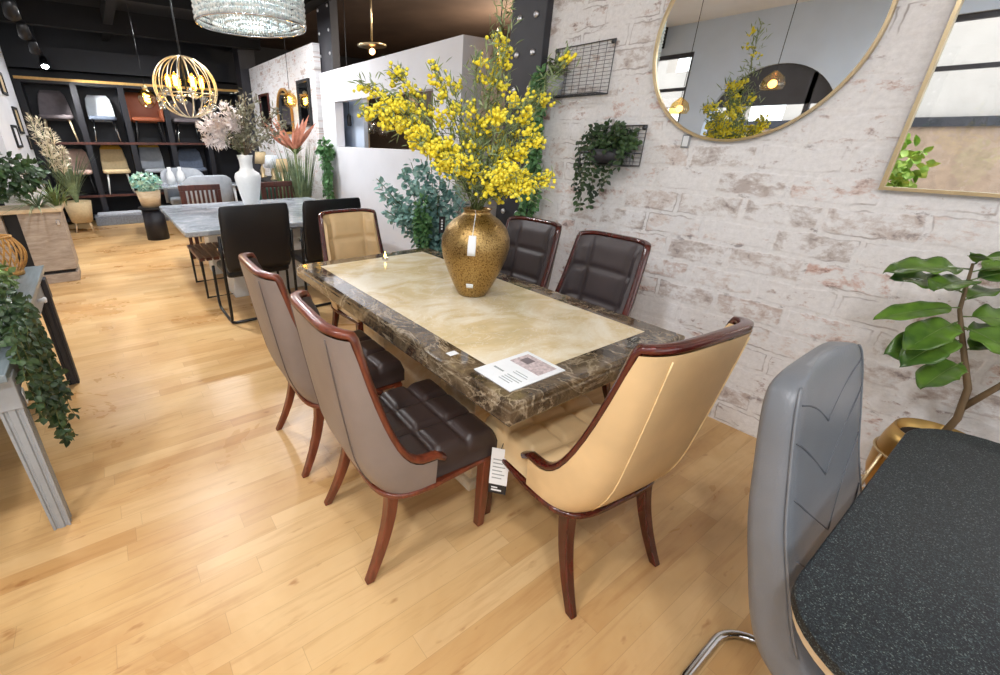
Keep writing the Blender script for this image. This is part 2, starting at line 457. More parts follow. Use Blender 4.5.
M['velvet_grey'] = plain('grey_fabric', srgb(118, 110, 114), .85, 0, .12, 14)
M['velvet_lgrey'] = plain('light_grey_fabric', srgb(158, 164, 172), .85, 0, .08, 14)
M['tan'] = leather('tan_leather', srgb(158, 86, 56), .5)
M['whitef'] = plain('white_fabric', srgb(214, 222, 230), .7, 0, .04)
M['bluegrey'] = plain('blue_grey_fabric', srgb(108, 120, 140), .8)
M['creamf'] = plain('cream_fabric', srgb(206, 184, 144), .8, 0, .08)
M['mustard'] = plain('mustard_fabric', srgb(206, 160, 62), .8, 0, .08)
M['pinkf'] = plain('blush_fabric', srgb(206, 176, 164), .8)
M['rug'] = plain('grey_blue_rug', srgb(126, 132, 142), .95, 0, .2, 40)
M['ruglite'] = plain('pale_grey_rug', srgb(178, 182, 192), .95, 0, .15, 40)
M['soil'] = plain('dark_soil', srgb(44, 34, 28), .95, 0, .3, 60)
M['outside'] = plain('pale_building', srgb(204, 196, 188), .9, 0, .06, 2)
M['outbrick'] = mat_brick('street_brick', scale=.6)
M['asphalt'] = plain('street_paving', srgb(170, 170, 172), .9, 0, .1, 3)

# crystal strands
def mat_crystal():
    t = NT('crystal_beads'); vec = t.coord()
    vo = t.n('ShaderNodeTexVoronoi'); vo.inputs['Scale'].default_value = 60; t.l(vec, vo.inputs['Vector'])
    sp = t.n('ShaderNodeSeparateColor'); t.l(vo.outputs['Color'], sp.inputs[0])
    t.l(t.ramp(sp.outputs[1], [(.1, srgb(190, 206, 212)), (.5, srgb(232, 242, 244)), (1, srgb(253, 254, 254))]), t.b.inputs['Base Color'])
    t.set(Roughness=.12); t.b.inputs['Metallic'].default_value = .08
    return t.m
M['crystal'] = mat_crystal()
M['goldtrim'] = plain('pale_gold_trim', srgb(214, 170, 96), .5)  # plain gold colour without any glow

# ------------------------------------------------------------------ camera (rectilinear crop of a wide panorama, hence the lens shift)
F, CX, CY = 439.1, 418.7, 337.5
yaw, pitch, roll = 2.17371888 - pi, .423138, -.011312
f0 = V((sin(yaw) * cos(pitch), cos(yaw) * cos(pitch), -sin(pitch)))
r0 = V((cos(yaw), -sin(yaw), 0)); d0 = f0.cross(r0)
rr_ = r0 * cos(roll) + d0 * sin(roll); dd = -r0 * sin(roll) + d0 * cos(roll)
cam = bpy.data.cameras.new('camera'); co = bpy.data.objects.new('camera', cam); COL.objects.link(co)
mt = Matrix((( rr_.x, -dd.x, -f0.x, 0), (rr_.y, -dd.y, -f0.y, 0), (rr_.z, -dd.z, -f0.z, 1.5), (0, 0, 0, 1)))
co.matrix_world = mt
cam.sensor_fit = 'HORIZONTAL'; cam.sensor_width = 36; cam.lens = F / 1000 * 36
cam.shift_x = (500 - CX) / 1000; cam.shift_y = (CY - 337.5) / 1000
cam.clip_start = .02; cam.clip_end = 200
sc.camera = co

# ------------------------------------------------------------------ the room
ZC = 3.25
struct('floor', G().bx(-11.2, 3.2, -3.2, 7.5, -.1, 0), M['floor'])
struct('wall_right', G().bx(-2.72, 3.2, 2.70, 2.9, 0, ZC), M['brick'])          # whitewashed brick
struct('wall_far', G().bx(-11.2, -10.95, -3.2, 7.5, 0, ZC), M['navy'])
struct('wall_outer', G().bx(-11.2, 3.2, 7.3, 7.5, 0, ZC), M['ceil'])
struct('ceiling', G().bx(-11.2, -5.0, -3.2, 2.9, ZC, ZC + .1), M['ceil'])
struct('ceiling_1', G().bx(-5.0, 3.2, -3.2, 2.9, ZC, ZC + .1), M['ceil_white'])
struct('ceiling_2', G().bx(-11.2, 3.2, 2.9, 7.5, ZC, ZC + .1), M['ceil_brown'])
struct('wall_inner', G().bx(-2.5, 3.2, 7.2, 7.3, 0, ZC), M['ceil'])

def wall_with_holes(a0, a1, z1, holes, t0, t1, axis):
    """solid wall between a0..a1 with rectangular holes (h0,h1,zlo,zhi), thickness t0..t1"""
    g = G(); cuts = sorted({a0, a1} | {h for q in holes for h in q[:2]})
    def bar(p, q, lo, hi):
        if hi - lo < 1e-4 or q - p < 1e-4: return
        if axis == 'x': g.bx(p, q, t0, t1, lo, hi)
        else: g.bx(t0, t1, p, q, lo, hi)
    for p, q in zip(cuts, cuts[1:]):
        m = (p + q) / 2; hs = sorted([h[2:] for h in holes if h[0] < m < h[1]])
        z = 0
        for lo, hi in hs: bar(p, q, z, lo); z = hi
        bar(p, q, z, z1)
    return g
# street side (seen in the mirrors): windows either side of a grey wall with an arched window
WIN = [(-1.75, 1.9, .55, 2.85), (-7.4, -4.4, .55, 2.85)]
wl = wall_with_holes(-11.2, 3.2, ZC, WIN + [(-4.0, -2.3, .5, 2.55)], -3.2, -3.0, 'x')
# arch spandrels
n = 16; cxa, ra, zs = -3.15, .85, 1.70
for sgn in (-1, 1):
    pts = [(cxa + sgn * ra * sin(pi / 2 * i / n), zs + ra * cos(pi / 2 * i / n)) for i in range(n + 1)]
    poly = pts + [(cxa + sgn * ra, 2.55)]
    if sgn > 0: poly = poly[::-1]
    k = len(poly); vs = [(x, -3.2, z) for x, z in poly] + [(x, -3.0, z) for x, z in poly]
    wl.add(vs, [tuple(range(k)), tuple(range(2 * k - 1, k - 1, -1))] + [(i, i + k, (i + 1) % k + k, (i + 1) % k) for i in range(k)])
struct('wall_left', wl, M['grey_wall'])
struct('wall_front', wall_with_holes(-3.2, 7.5, ZC, [(-2.4, 2.3, .5, 2.85)], 3.2, 3.4, 'y'), M['white'])

def window(i, x0, x1, z0, z1, nm, axis='x', at=-3.1):
    g = G()
    def bx(a, b, lo, hi, t=.04):
        if axis == 'x': g.bx(a, b, at - t, at + t, lo, hi)
        else: g.bx(at - t, at + t, a, b, lo, hi)
    bx(x0, x1, z0, z0 + .06); bx(x0, x1, z1 - .06, z1); bx(x0, x0 + .06, z0 + .06, z1 - .06); bx(x1 - .06, x1, z0 + .06, z1 - .06)
    for k in range(1, nm):
        xm = x0 + (x1 - x0) * k / nm; bx(xm - .035, xm + .035, z0 + .06, z1 - .06)
    bx(x0 + .06, x1 - .06, z1 - .55, z1 - .50, .03)
    o = struct('window_%d' % i, g, M['steel'])
    p = G()
    if axis == 'x': p.bx(x0 + .06, x1 - .06, at - .004, at + .004, z0 + .06, z1 - .06)
    else: p.bx(at - .004, at + .004, x0 + .06, x1 - .06, z0 + .06, z1 - .06)
    po = link_mesh('pane', p, M['pane'], o)
window(1, -1.75, 1.9, .55, 2.85, 3)
window(2, -7.4, -4.4, .55, 2.85, 3)
window(3, -2.4, 2.3, .5, 2.85, 4, 'y', 3.3)
g = G(); g.bx(-4.0, -2.3, -3.13, -3.07, 2.02, 2.56)
for xm in (-3.6, -2.7): g.bx(xm - .03, xm + .03, -3.13, -3.07, .5, 2.4)
struct('window_4', g, M['steel'])
struct('ground', G().bx(-14, 10, -16, -3.2, -.12, -.02), M['asphalt'])
struct('building_front', wall_with_holes(-14, 10, 7.0, [(-12 + 2.6 * i, -10.9 + 2.6 * i, 1.2, 2.6) for i in range(8)] + [(-12 + 2.6 * i, -10.9 + 2.6 * i, 3.6, 5.2) for i in range(8)], -11.6, -11.0, 'x'), M['outside'])
struct('building_base', G().bx(-14, 10, -10.99, -10.9, -.02, 1.9), plain('beige_street_brick', srgb(176, 150, 128), .9, 0, .15, 6))
struct('building_band', G().bx(-14, 10, -10.99, -10.8, 1.9, 2.1), M['steel'])

# skirting-free brick wall; riveted steel column at its far end
col_g = G(); col_g.bx(-2.73, -2.41, 2.64, 2.96, 0, ZC)
column = struct('riveted_column', col_g, M['steel'], bevel=.006)
for i in range(15):
    for xx in (-2.645, -2.495):
        r = G(); r.lathe([(.021, 0), (.021, .005), (.014, .013), (.002, .016)], n=12)
        o = link_mesh('rivet', r, M['rivet'], column, smooth=True)
        o.location = (xx, 2.64, .12 + .215 * i); o.rotation_euler = (radians(90), 0, 0)
# white partition room with an opening in the front and in its end
HP = 2.30
gp = wall_with_holes(-6.42, -3.39, HP, [(-6.0, -3.8, 1.40, 1.94)], 2.75, 2.87, 'x')
gs = wall_with_holes(2.87, 4.4, HP, [(2.98, 3.6, 1.40, 1.98)], -3.51, -3.39, 'y')
gp.add(gs.v, gs.f)
struct('wall_partition', gp, M['white'])
struct('wall_partition_inside', G().bx(-6.42, -5.72, 3.02, 3.08, 0, HP), M['grey_wall'])
struct('wall_partition_back', G().bx(-9.5, -3.51, 4.4, 4.5, 0, HP), plain('brown_grey_wall', srgb(120, 108, 98), .8))
# dark column behind the partition, and the brick panel beyond
c2 = struct('steel_column', G().bx(-6.68, -6.26, 2.875, 2.99, 0, ZC), M['steel'], bevel=.006)
for i in range(6):
    for xx in (-6.62, -6.32):
        r = G(); r.lathe([(.02, 0), (.02, .006), (.012, .014), (.002, .016)], n=10)
        o = link_mesh('rivet', r, M['rivet'], c2, smooth=True); o.location = (xx, 2.875, 1.75 + .26 * i); o.rotation_euler = (radians(90), 0, 0)
struct('wall_brick_panel', G().bx(-9.75, -6.62, 2.76, 2.86, 0, 2.68), M['brick_end'])
c3 = struct('corner_column', G().bx(-10.1, -9.76, 2.6, 2.9, 0, ZC), M['steel'], bevel=.006)

# ceiling beams over the dark part of the showroom
for i, x in enumerate((-9.4, -7.2, -5.0)):
    struct('trim_%d' % (i + 1), G().bx(x - .07, x + .07, -3.0, 2.9, ZC - .3, ZC), M['ceil'])
struct('trim_4', G().bx(-10.9, -5.08, .55, .67, ZC - .2, ZC - .02), M['ceil'])
struct('trim_5', G().bx(-10.9, -2.4, 2.7, 2.9, ZC - .16, ZC), M['ceil'])
struct('trim_6', G().bx(-10.9, -10.6, -3, 7.2, 2.52, 2.85), M['navy'])

# ------------------------------------------------------------------ chairs with a barrel back
HC = 1.0
def ch_h(th):
    a = abs(th); c = radians(50)
    if a <= c: return HC + .012 * cos(a / c * pi / 2)
    s = (a - c) / (pi / 2 - c)
    return .495 + (HC - .495) * (1 - s) ** 2.15
def ch_plan(th, z, off=0.0):
    k = max(0.0, (z - .38) / .62)
    b = .236 + .112 * k ** .7; a = .262 - .004 * k
    q_ = max(0.0, 1 - (z - .385) / .17); tuck = .032 * q_ * q_
    a -= off + tuck * .25; b -= off + tuck
    s_, c_ = sin(th), max(cos(th), 0)
    x = a * (1 if s_ >= 0 else -1) * abs(s_) ** (.46 - .05 * k)
    y = -.016 - b * c_ ** (.58 - .13 * k)
    return x, y
def ch_half(y, z, off):
    k = max(0.0, (z - .38) / .62); q_ = max(0.0, 1 - (z - .385) / .17); tuck = .032 * q_ * q_
    b = .236 + .112 * k ** .7 - off - tuck; a = .262 - .004 * k - off - tuck * .25
    if y > -.016: return a
    r = (-.016 - y) / b
    if r >= 1: return .02
    c = r ** (1 / (.58 - .13 * k)); return a * (1 - c * c) ** (.5 * (.46 - .05 * k))
def make_chair(label, outer, inner, wd, thread, loc, rz, group='barrel-back dining chairs at the marble table'):
    t = thing('dining_chair', label, 'chair', loc, rz, group)
    zb = .372; T0 = -pi / 2
    NU, NV = 48, 18
    # outer shell
    g = G()
    def outer_fn(u, v):
        th = T0 + pi * u; h = ch_h(th) - .012; z = zb + (h - zb) * v
        x, y = ch_plan(th, z); return (x, y, z)
    g.grid(lambda u, v: outer_fn(1 - u, v), NU, NV)
    sh = link_mesh('back_shell', g, outer, t, smooth=True)
    # seams on the shell
    for sg in (-1, 1):
        th = sg * radians(20); pts = []
        for i in range(15):
            z = zb + .02 + (ch_h(th) - .05 - zb) * i / 14
            x, y = ch_plan(th, z, -.0015); pts.append((x, y, z))
        link_mesh('seam', G().tube(pts, .0022, 5), thread, sh, smooth=True)
    # inner padded face with tufting
    g = G()
    NI, NJ = 78, 44; TH = radians(84)
    def inner_fn(u, v):
        th = -TH + 2 * TH * u; h = ch_h(th) - .012; zl = .45; z = zl + (h - zl) * v
        thd = abs(th) / radians(50)
        du = min(abs(th - q) for q in (radians(-17), radians(17))) / radians(4.2)
        dv = min(abs(z - q) for q in (.64, .82)) / .016
        tuft = .014 * (1 - max(exp(-du * du), exp(-dv * dv))) if thd < 1.25 else .014
        edge = min(1, (1 - v) / .10) * min(1, (1 - abs(2 * u - 1)) / .06)
        x, y = ch_plan(th, z, .030 + tuft * edge + .006 * edge)
        return (x, y, z)
    g.grid(inner_fn, NI, NJ)
    link_mesh('back_cushion', g, inner, t, smooth=True)
    # wooden rail around the back
    fr = []; N = 64
    pts = []
    for i in range(N + 1):
        th = T0 + pi * i / N; z = ch_h(th)
        x0_, y0_ = ch_plan(th, z, .016); pts.append(V((x0_, y0_, z)))
    e = .02
    first = pts[0] + V((0, .035, -.022)); last = pts[-1] + V((0, .035, -.022))
    pts = [first] + pts + [last]
    for i, p in enumerate(pts):
        tg = (pts[min(i + 1, len(pts) - 1)] - pts[max(i - 1, 0)]).normalized()
        th = T0 + pi * min(max(i - 1, 0), N) / N
        nx, ny = sin(th), -cos(th)
        nrm = V((nx, ny, 0)); nrm = (nrm - tg * nrm.dot(tg)).normalized()
        up = tg.cross(nrm)
        if up.z < 0: up = -up
        wn, wu = .017, .011
        ring = []
        for k in range(12):
            q = 2 * pi * k / 12; cx_, sx_ = cos(q), sin(q)
            a = (1 if cx_ > 0 else -1) * abs(cx_) ** .5 * wn; b = (1 if sx_ > 0 else -1) * abs(sx_) ** .5 * wu
            ring.append(p + nrm * a + up * b)
        if tg.cross(nrm).z < 0: ring = ring[::-1]
        fr.append(ring)
    link_mesh('back_rail', G().sweep(fr), wd, t, smooth=True)
    # seat cushion
    g = G()
    SW, Y0, Y1 = .240, -.17, .275
    def seat_top(u, v):
        x = (2 * u - 1); y = v
        du = min(abs(x - q) for q in (-.34, .34)) / .05; dv = min(abs(y - q) for q in (.36, .68)) / .035
        tuft = .024 * (1 - max(exp(-du * du), exp(-dv * dv)))
        ex = min(1, (1 - abs(x)) / .12); ey = min(1, min(1 - y, 1) / .09)
        r = sqrt(max(0, 1 - (1 - ex) ** 2)) * sqrt(max(0, 1 - (1 - ey) ** 2))
        z = .44 + .04 * r + tuft * r * .9
        yy = Y0 + (Y1 - Y0) * y
        return (x * min(SW, ch_half(yy, .40, .016)), yy, z)
    g.grid(seat_top, 44, 44)
    n_ = 45; rim = [i for i in range(n_)] + [n_ * j + n_ - 1 for j in range(1, n_)] + [n_ * (n_ - 1) + i for i in range(n_ - 2, -1, -1)] + [n_ * j for j in range(n_ - 2, 0, -1)]
    o_ = len(g.v); R_ = len(rim)
    g.v += [(g.v[i][0], g.v[i][1], .38) for i in rim]
    for i in range(R_):
        j = (i + 1) % R_; g.f.append((rim[j], rim[i], o_ + i, o_ + j)); g.m.append(0)
    g.f.append(tuple(o_ + i for i in range(R_))); g.m.append(0)
    link_mesh('seat', g, inner, t, smooth=True)
    # side wings of the seat in the outer leather (lower body between shell end and the seat front)
    # wooden seat frame
    poly = []
    for i in range(41):
        th = pi / 2 - pi * i / 40; x, y = ch_plan(th, .385, -.004); poly.append((x, y))
    poly = [(-.244, .279), (.244, .279)] + poly if False else poly + [(-.232, .262), (.232, .262)]
    link_mesh('seat_frame', G().prism(poly[::-1], .354, .374), wd, t, bevel=.004)
    # legs
    for sg in (-1, 1):
        g = G(); fr = []
        for i in range(7):
            k = i / 6; z = .36 * (1 - k); h = .0225 - .006 * k
            cx_ = sg * (.212 + .0 * k); cy_ = .245 - .006 * k
            fr.append([(cx_ - h, cy_ - h, z), (cx_ - h, cy_ + h, z), (cx_ + h, cy_ + h, z), (cx_ + h, cy_ - h, z)])
        link_mesh('leg', g.sweep(fr), wd, t, bevel=.004)
        g = G(); fr = []
        for i in range(11):
            k = i / 10; z = .36 * (1 - k); h = .022 - .007 * k
            cx_ = sg * (.196 + .026 * k ** 1.4); cy_ = -.168 - .112 * k ** 1.7
            fr.append([(cx_ - h, cy_ - h, z), (cx_ - h, cy_ + h, z), (cx_ + h, cy_ + h, z), (cx_ + h, cy_ - h, z)])
        link_mesh('leg', g.sweep(fr), wd, t, bevel=.004)
    return t

cA = make_chair('taupe backed dining chair with dark brown seat, the nearest to the camera', M['taupe'], M['brown'], M['cherry'], M['thread_t'], (-1.224, .783, 0), radians(-3.5))
dup(cA, (-1.90, .785, 0), radians(-2), 'taupe backed chair with dark brown seat standing behind the nearer taupe chair')
cD = make_chair('dark charcoal leather chair with red wood frame, by the gold vase and brick wall', M['taupe'], M['charcoal'], M['mahog'], M['thread_t'], (-2.04, 2.03, 0), pi)
dup(cD, (-1.44, 2.00, 0), pi - radians(2), 'dark charcoal leather chair against brick wall below the trailing basket plant')
cC = make_chair('beige leather chair with dark wood rail at the near end of the marble table', M['beige'], M['beige'], M['mahog'], M['thread_b'], (-.768, 1.262, 0), radians(83.6))
cC.scale = (1, 1, 1.03)
cF = dup(cC, (-2.745, 1.445, 0), radians(-90), 'beige leather chair at the far end of the marble table facing the camera')
cF.scale = (1, 1, 1)

# ------------------------------------------------------------------ marble table
TX, TY = -1.695, 1.367; TL, TW, TZ = 1.90, .99, .78
t = thing('dining_table', 'long marble dining table with brown border and cream centre panel', 'table', (TX, TY, 0), radians(-1))
L2, W2 = TL / 2, TW / 2; IN = .115
def rect(a, b, z): return [(-a, -b, z), (a, -b, z), (a, b, z), (-a, b, z)]
prof = [(IN, TZ - .0005), (.016, TZ), (.008, TZ - .003), (.004, TZ - .010), (.004, TZ - .022), (.0, TZ - .027), (0, TZ - .070), (.004, TZ - .077), (.012, TZ - .080), (.05, TZ - .080), (.05, TZ - .03), (IN, TZ - .03)]
vs = []; fs = []
for d, z in prof: vs += rect(L2 - d, W2 - d, z)
P_ = len(prof)
for i in range(P_):
    j = (i + 1) % P_
    for k in range(4):
        l = (k + 1) % 4
        fs.append((i * 4 + l, i * 4 + k, j * 4 + k, j * 4 + l))
g = G(); g.add(vs, fs); link_mesh('border_edge', g, M['emp'], t)
link_mesh('centre_panel', G().bx(-L2 + IN, L2 - IN, -W2 + IN, W2 - IN, TZ - .03, TZ), M['cream'], t)
link_mesh('apron', G().bx(-L2 + .17, L2 - .17, -W2 + .17, W2 - .17, TZ - .115, TZ - .03), M['cream_leg'], t, bevel=.004)
for sx in (-1, 1):
    g = G(); cx_ = .40 * sx if False else (.39 if sx > 0 else -.42)
    for lo, hi, a, b in ((0, .05, .15, .265), (.05, .60, .13, .245), (.60, TZ - .115, .15, .265)):
        g.bx(cx_ - a, cx_ + a, -b, b, lo, hi)
    link_mesh('pedestal', g, M['cream_leg'], t, bevel=.006)

# things on the marble table
VX, VY = -1.625, 1.45
t = thing('vase', 'round hammered gold vase on the marble table holding yellow mimosa', 'vase', (VX, VY, TZ))
pr = [(.0, .003), (.068, 0), (.074, .006), (.098, .05), (.130, .12), (.156, .19), (.167, .245), (.164, .29), (.146, .335), (.112, .372), (.080, .392), (.066, .403), (.062, .412), (.066, .420), (.072, .425), (.066, .425), (.058, .416), (.056, .402), (.08, .385), (.11, .36)]
link_mesh('vase_body', G().lathe(pr, n=64), M['hammer'], t, smooth=True)
# hang tag facing the camera side, and a small sticker
def on_vase(r, ang, z): return (r * cos(ang), r * sin(ang), z)
ang0 = math.atan2(-VY, -VX)
def vase_patch(a0, a1, z0, z1, rf, nm, mat):
    g = G(); g.grid(lambda u, v: on_vase(rf(z0 + (z1 - z0) * v), ang0 + a0 + (a1 - a0) * u, z0 + (z1 - z0) * v), 6, 4)
    o = link_mesh(nm, g, mat, t, smooth=True, solid=.0008); return o
def vr(z):
    for (ra, za), (rb, zb_) in zip(pr[1:], pr[2:]):
        if za <= z <= zb_: return ra + (rb - ra) * (z - za) / (zb_ - za) + .003
    return .1
vase_patch(-.20, .02, .235, .325, lambda z: vr(z) + .002, 'hang_tag', M['paper'])
link_mesh('tag_cord', G().tube([on_vase(vr(z) + .003, ang0 - .09, z) for z in (.325, .345, .37, .39, .41, .43)], .0016, 5), M['paper'], t)
vase_patch(-.28, .02, .062, .085, vr, 'sticker', M['paper'])

# info card
cz = TZ + .001
t = thing('info_card', 'white product information card lying on the near corner of the marble table', 'card', (-.90, 1.042, cz), radians(-1))
link_mesh('card', G().bx(-.088, .088, -.13, .13, 0, .003), M['paper'], t)
g = G(); g.bx(-.068, .066, .02, .112, .003, .0036); link_mesh('photo_print', g, M['inkpink'], t)
g = G()
rnd = random.Random(3)
for i in range(7):
    yy = -.02 - .013 * i; w = .06 + .03 * rnd.random()
    if i in (2,): continue
    g.bx(.0, w - .012, yy, yy + .004, .003, .0036)
g.bx(-.066, -.02, -.06, -.052, .003, .0036)
link_mesh('text_lines', g, M['inkgrey'], t)
g = G(); g.bx(-.05, -.012, .05, .09, .0036, .0042); link_mesh('sofa_picture', g, M['velvet_grey'], t)
# small clip on the table edge
t = thing('card_clip', 'small clear clip standing on the near border of the marble table', 'clip', (-.80, 1.555, TZ), radians(90))
link_mesh('clip_body', G().bx(-.024, .024, -.010, .010, 0, .026).bx(-.020, .020, -.004, .004, .026, .036), M['smoke'], t, bevel=.002)
link_mesh('clip_edge', G().tube([(-.026, -.012, .028), (.026, -.012, .028), (.026, .012, .03), (-.026, .012, .03)], .0025, 6, True), M['blackmetal'], t, smooth=True)
st = link_mesh('table_sticker', G().bx(-.014, .014, -.02, .02, 0, .0012), M['paper']); st.location = (-1.13, .93, TZ + .0002); tag(st, 'tiny white sticker on the brown marble border beside the info card', 'sticker')
# small metal cup with a glowing flame at the far end
t = thing('flame_cup', 'tiny metal cup with a glowing flame at the far end of the marble table', 'candle', (-2.46, 1.42, TZ))
link_mesh('cup', G().lathe([(.0, 0), (.019, 0), (.019, .014), (.017, .014), (.017, .011), (.002, .011)], n=20), M['chrome'], t, smooth=True)
link_mesh('flame', G().lathe([(.001, .012), (.007, .02), (.008, .028), (.004, .042), (.0005, .056)], n=10), M['flame'], t, smooth=True)
# hanging price tag
t = thing('price_tag', 'white price tag with a black foot hanging from the beige chair under the table corner', 'tag', (-.932, 1.03, .045), radians(40))
link_mesh('tag_card', G().bx(-.035, .035, -.001, .001, .21, .385), M['paper'], t)
link_mesh('tag_foot', G().bx(-.035, .035, -.0014, .0014, .165, .21), M['ink'], t)
g = G()
for i in range(6): g.bx(-.026, .012 + .01 * (i % 2), -.0016, .0016, .24 + .018 * i, .245 + .018 * i)
link_mesh('tag_text', g, M['inkgrey'], t)
g = G(); g.bx(-.024, .016, -.0019, .0019, .178, .186); g.bx(-.024, .0, -.0019, .0019, .192, .198); link_mesh('tag_title', g, M['paper'], t)
link_mesh('tag_string', G().tube([(0, 0, .385), (.005, .01, .405), (.012, .016, .425)], .0015, 5), M['ink'], t)

# ------------------------------------------------------------------ mimosa in the vase
CR = V((.566, .824, 0)); CD = V((-.824, .566, 0)); CU = V((0, 0, 1))
def mimosa(tip, yel, rnd, idx):
    """tip = (right m, up m, depth m) from the vase mouth"""
    base = V((VX, VY, TZ + .42)) + V((rnd.uniform(-.025, .025), rnd.uniform(-.025, .025), 0))
    end = V((VX, VY, TZ + .43)) + CR * tip[0] + CU * tip[1] + CD * tip[2]
    mid = base.lerp(end, .45) + CU * (.10 + .12 * abs(tip[0]))
    def cv(q): return base.lerp(mid, q).lerp(mid.lerp(end, q), q)
    t = thing('mimosa_branch', LB_M[idx], 'flower branch', base, 0, 'mimosa branches in the gold vase')
    pts = [cv(i / 14) - base for i in range(15)]
    link_mesh('stem', G().tube(pts, [.0035 - .0024 * i / 14 for i in range(15)], 5), M['gstem'], t, smooth=True)
    fl = G(); bl = G(); tw = G()
    L = (end - base).length
    nclus = int(yel * L * 46)
    for i in range(nclus):
        q = .34 + .66 * rnd.random() ** .85
        p = cv(q) - base
        o = V((rnd.gauss(0, 1), rnd.gauss(0, 1), rnd.gauss(0, .9))).normalized() * rnd.uniform(.015, .085) * (1.15 - .55 * q)
        c = p + o
        for k in range(rnd.randint(7, 13)):
            b = c + V((rnd.gauss(0, .014), rnd.gauss(0, .014), rnd.gauss(0, .011)))
            fl.ico(b, rnd.uniform(.006, .0105))
        tw.tube([p, p + o * .6 + V((0, 0, .006)), c], .0012, 4)
    nl = int(L * 330)
    for i in range(nl):
        q = .12 + .88 * rnd.random(); p = cv(q) - base
        o = V((rnd.gauss(0, 1), rnd.gauss(0, 1), rnd.gauss(0, .8))).normalized() * rnd.uniform(0, .07)
        d = V((rnd.gauss(0, 1), rnd.gauss(0, 1), rnd.gauss(.3, .8))) + (cv(min(1, q + .05)) - cv(q)).normalized() * 1.2
        bl.leaf(p + o, d, rnd.uniform(.03, .06), rnd.uniform(.005, .009), V((rnd.gauss(0, 1), rnd.gauss(0, 1), 1)), .1, .2, 2)
    link_mesh('leaves', bl, M['mimleaf'], t)
    if fl.v:
        b_ = link_mesh('blossom', fl, M['mimosa'], t, smooth=True)
        link_mesh('twigs', tw, M['gstem'], b_, smooth=True)
TIPS = [(-.54, .52, .05, 1.0), (-.48, .40, -.12, 1.3), (-.42, .58, .15, .45), (-.36, .36, .1, 1.5), (-.28, .28, -.15, 1.3), (-.22, .56, 0, .6),
        (-.13, .52, .2, .3), (-.05, .60, -.05, .35), (.10, .99, .05, .10), (.09, .66, .1, .6), (.14, .44, -.12, .6), (.22, .30, -.1, 1.5),
        (.30, .12, -.05, 1.8), (.31, .46, .2, .4), (.10, .17, -.2, 1.7), (.20, .09, -.18, 1.6), (-.12, .20, -.18, 1.0), (.40, .64, .2, .35), (.02, .38, -.1, .3)]
LB_M = ['mimosa branch reaching furthest left over the white wall opening', 'full mimosa branch arching left below the longest left one', 'high thin mimosa branch on the left in front of the white wall top',
        'dense yellow mimosa branch left of centre above the blue-green eucalyptus', 'low dense mimosa branch on the left just above the eucalyptus', 'upright mimosa branch left of centre before the white wall',
        'mostly leafy mimosa branch at the back left of the bouquet', 'tall feathery mimosa branch in the middle of the bouquet', 'tallest mimosa branch rising beside the hanging clear bulb', 'upright mimosa branch just below the clear bulb',
        'mimosa branch leaning right before the riveted column', 'dense mimosa branch on the right in front of the riveted column', 'lowest right mimosa branch ending near the charcoal chair', 'thin mimosa branch reaching right to the upper wire basket',
        'short dense mimosa branch drooping over the vase front', 'short dense mimosa branch drooping right over the vase', 'short leafy mimosa branch left over the vase mouth', 'mimosa tip lying before the pot in the upper basket', 'leafy centre branch of mimosa directly above the vase mouth']
rnd = random.Random(11)
for i, (a, b, c, y) in enumerate(TIPS): mimosa((a, b, c), y, rnd, i)

# ------------------------------------------------------------------ mirrors and small things on the brick wall
WY = 2.70
def ring_pts(r, n=72): return [(r * cos(2 * pi * i / n), 0, r * sin(2 * pi * i / n)) for i in range(n)]
t = thing('round_mirror', 'large round mirror with thin gold frame on the whitewashed brick wall', 'mirror', (-1.155, WY, 1.985))
R_ = .478
vs = []; fs = []; n = 96
for i in range(n):
    q = 2 * pi * i / n
    for r, y in ((R_, -.001), (R_, -.026), (R_ - .012, -.026), (R_ - .012, -.008)): vs.append((r * cos(q), y, r * sin(q)))
for i in range(n):
    j = (i + 1) % n
    for k in range(4):
        l = (k + 1) % 4; fs.append((i * 4 + k, i * 4 + l, j * 4 + l, j * 4 + k))
link_mesh('mirror_frame', G().add(vs, fs), M['brass'], t)
n = 96; vs = [((R_ - .011) * cos(2 * pi * i / n), -.014, (R_ - .011) * sin(2 * pi * i / n)) for i in range(n)] + [((R_ - .011) * cos(2 * pi * i / n), -.006, (R_ - .011) * sin(2 * pi * i / n)) for i in range(n)]
link_mesh('mirror_glass', G().add(vs, [tuple(range(n)), tuple(range(2 * n - 1, n - 1, -1))] + [(i + n, (i + 1) % n + n, (i + 1) % n, i) for i in range(n)]), M['mirror'], t)

t = thing('rectangular_mirror', 'rectangular gold framed mirror on the brick wall at the right edge', 'mirror', (.05, WY, 1.985))
w, h = .56, .655
g = G(); g.bx(-w, -w + .013, -.03, -.001, -h, h); g.bx(w - .013, w, -.03, -.001, -h, h); g.bx(-w + .013, w - .013, -.03, -.001, -h, -h + .013); g.bx(-w + .013, w - .013, -.03, -.001, h - .013, h)
link_mesh('mirror_frame', g, M['brass'], t)
link_mesh('mirror_glass', G().bx(-w + .012, w - .012, -.014, -.004, -h + .012, h - .012), M['mirror'], t)

t = thing('light_switch', 'small pale switch plate on the brick wall below the round mirror', 'switch', (-1.352, WY, 1.508))
link_mesh('plate', G().bx(-.022, .022, -.012, -.001, -.034, .034), M['greypaint'], t, bevel=.003)
link_mesh('rocker', G().bx(-.015, .015, -.016, -.012, -.026, .026), M['paper'], t, bevel=.002)

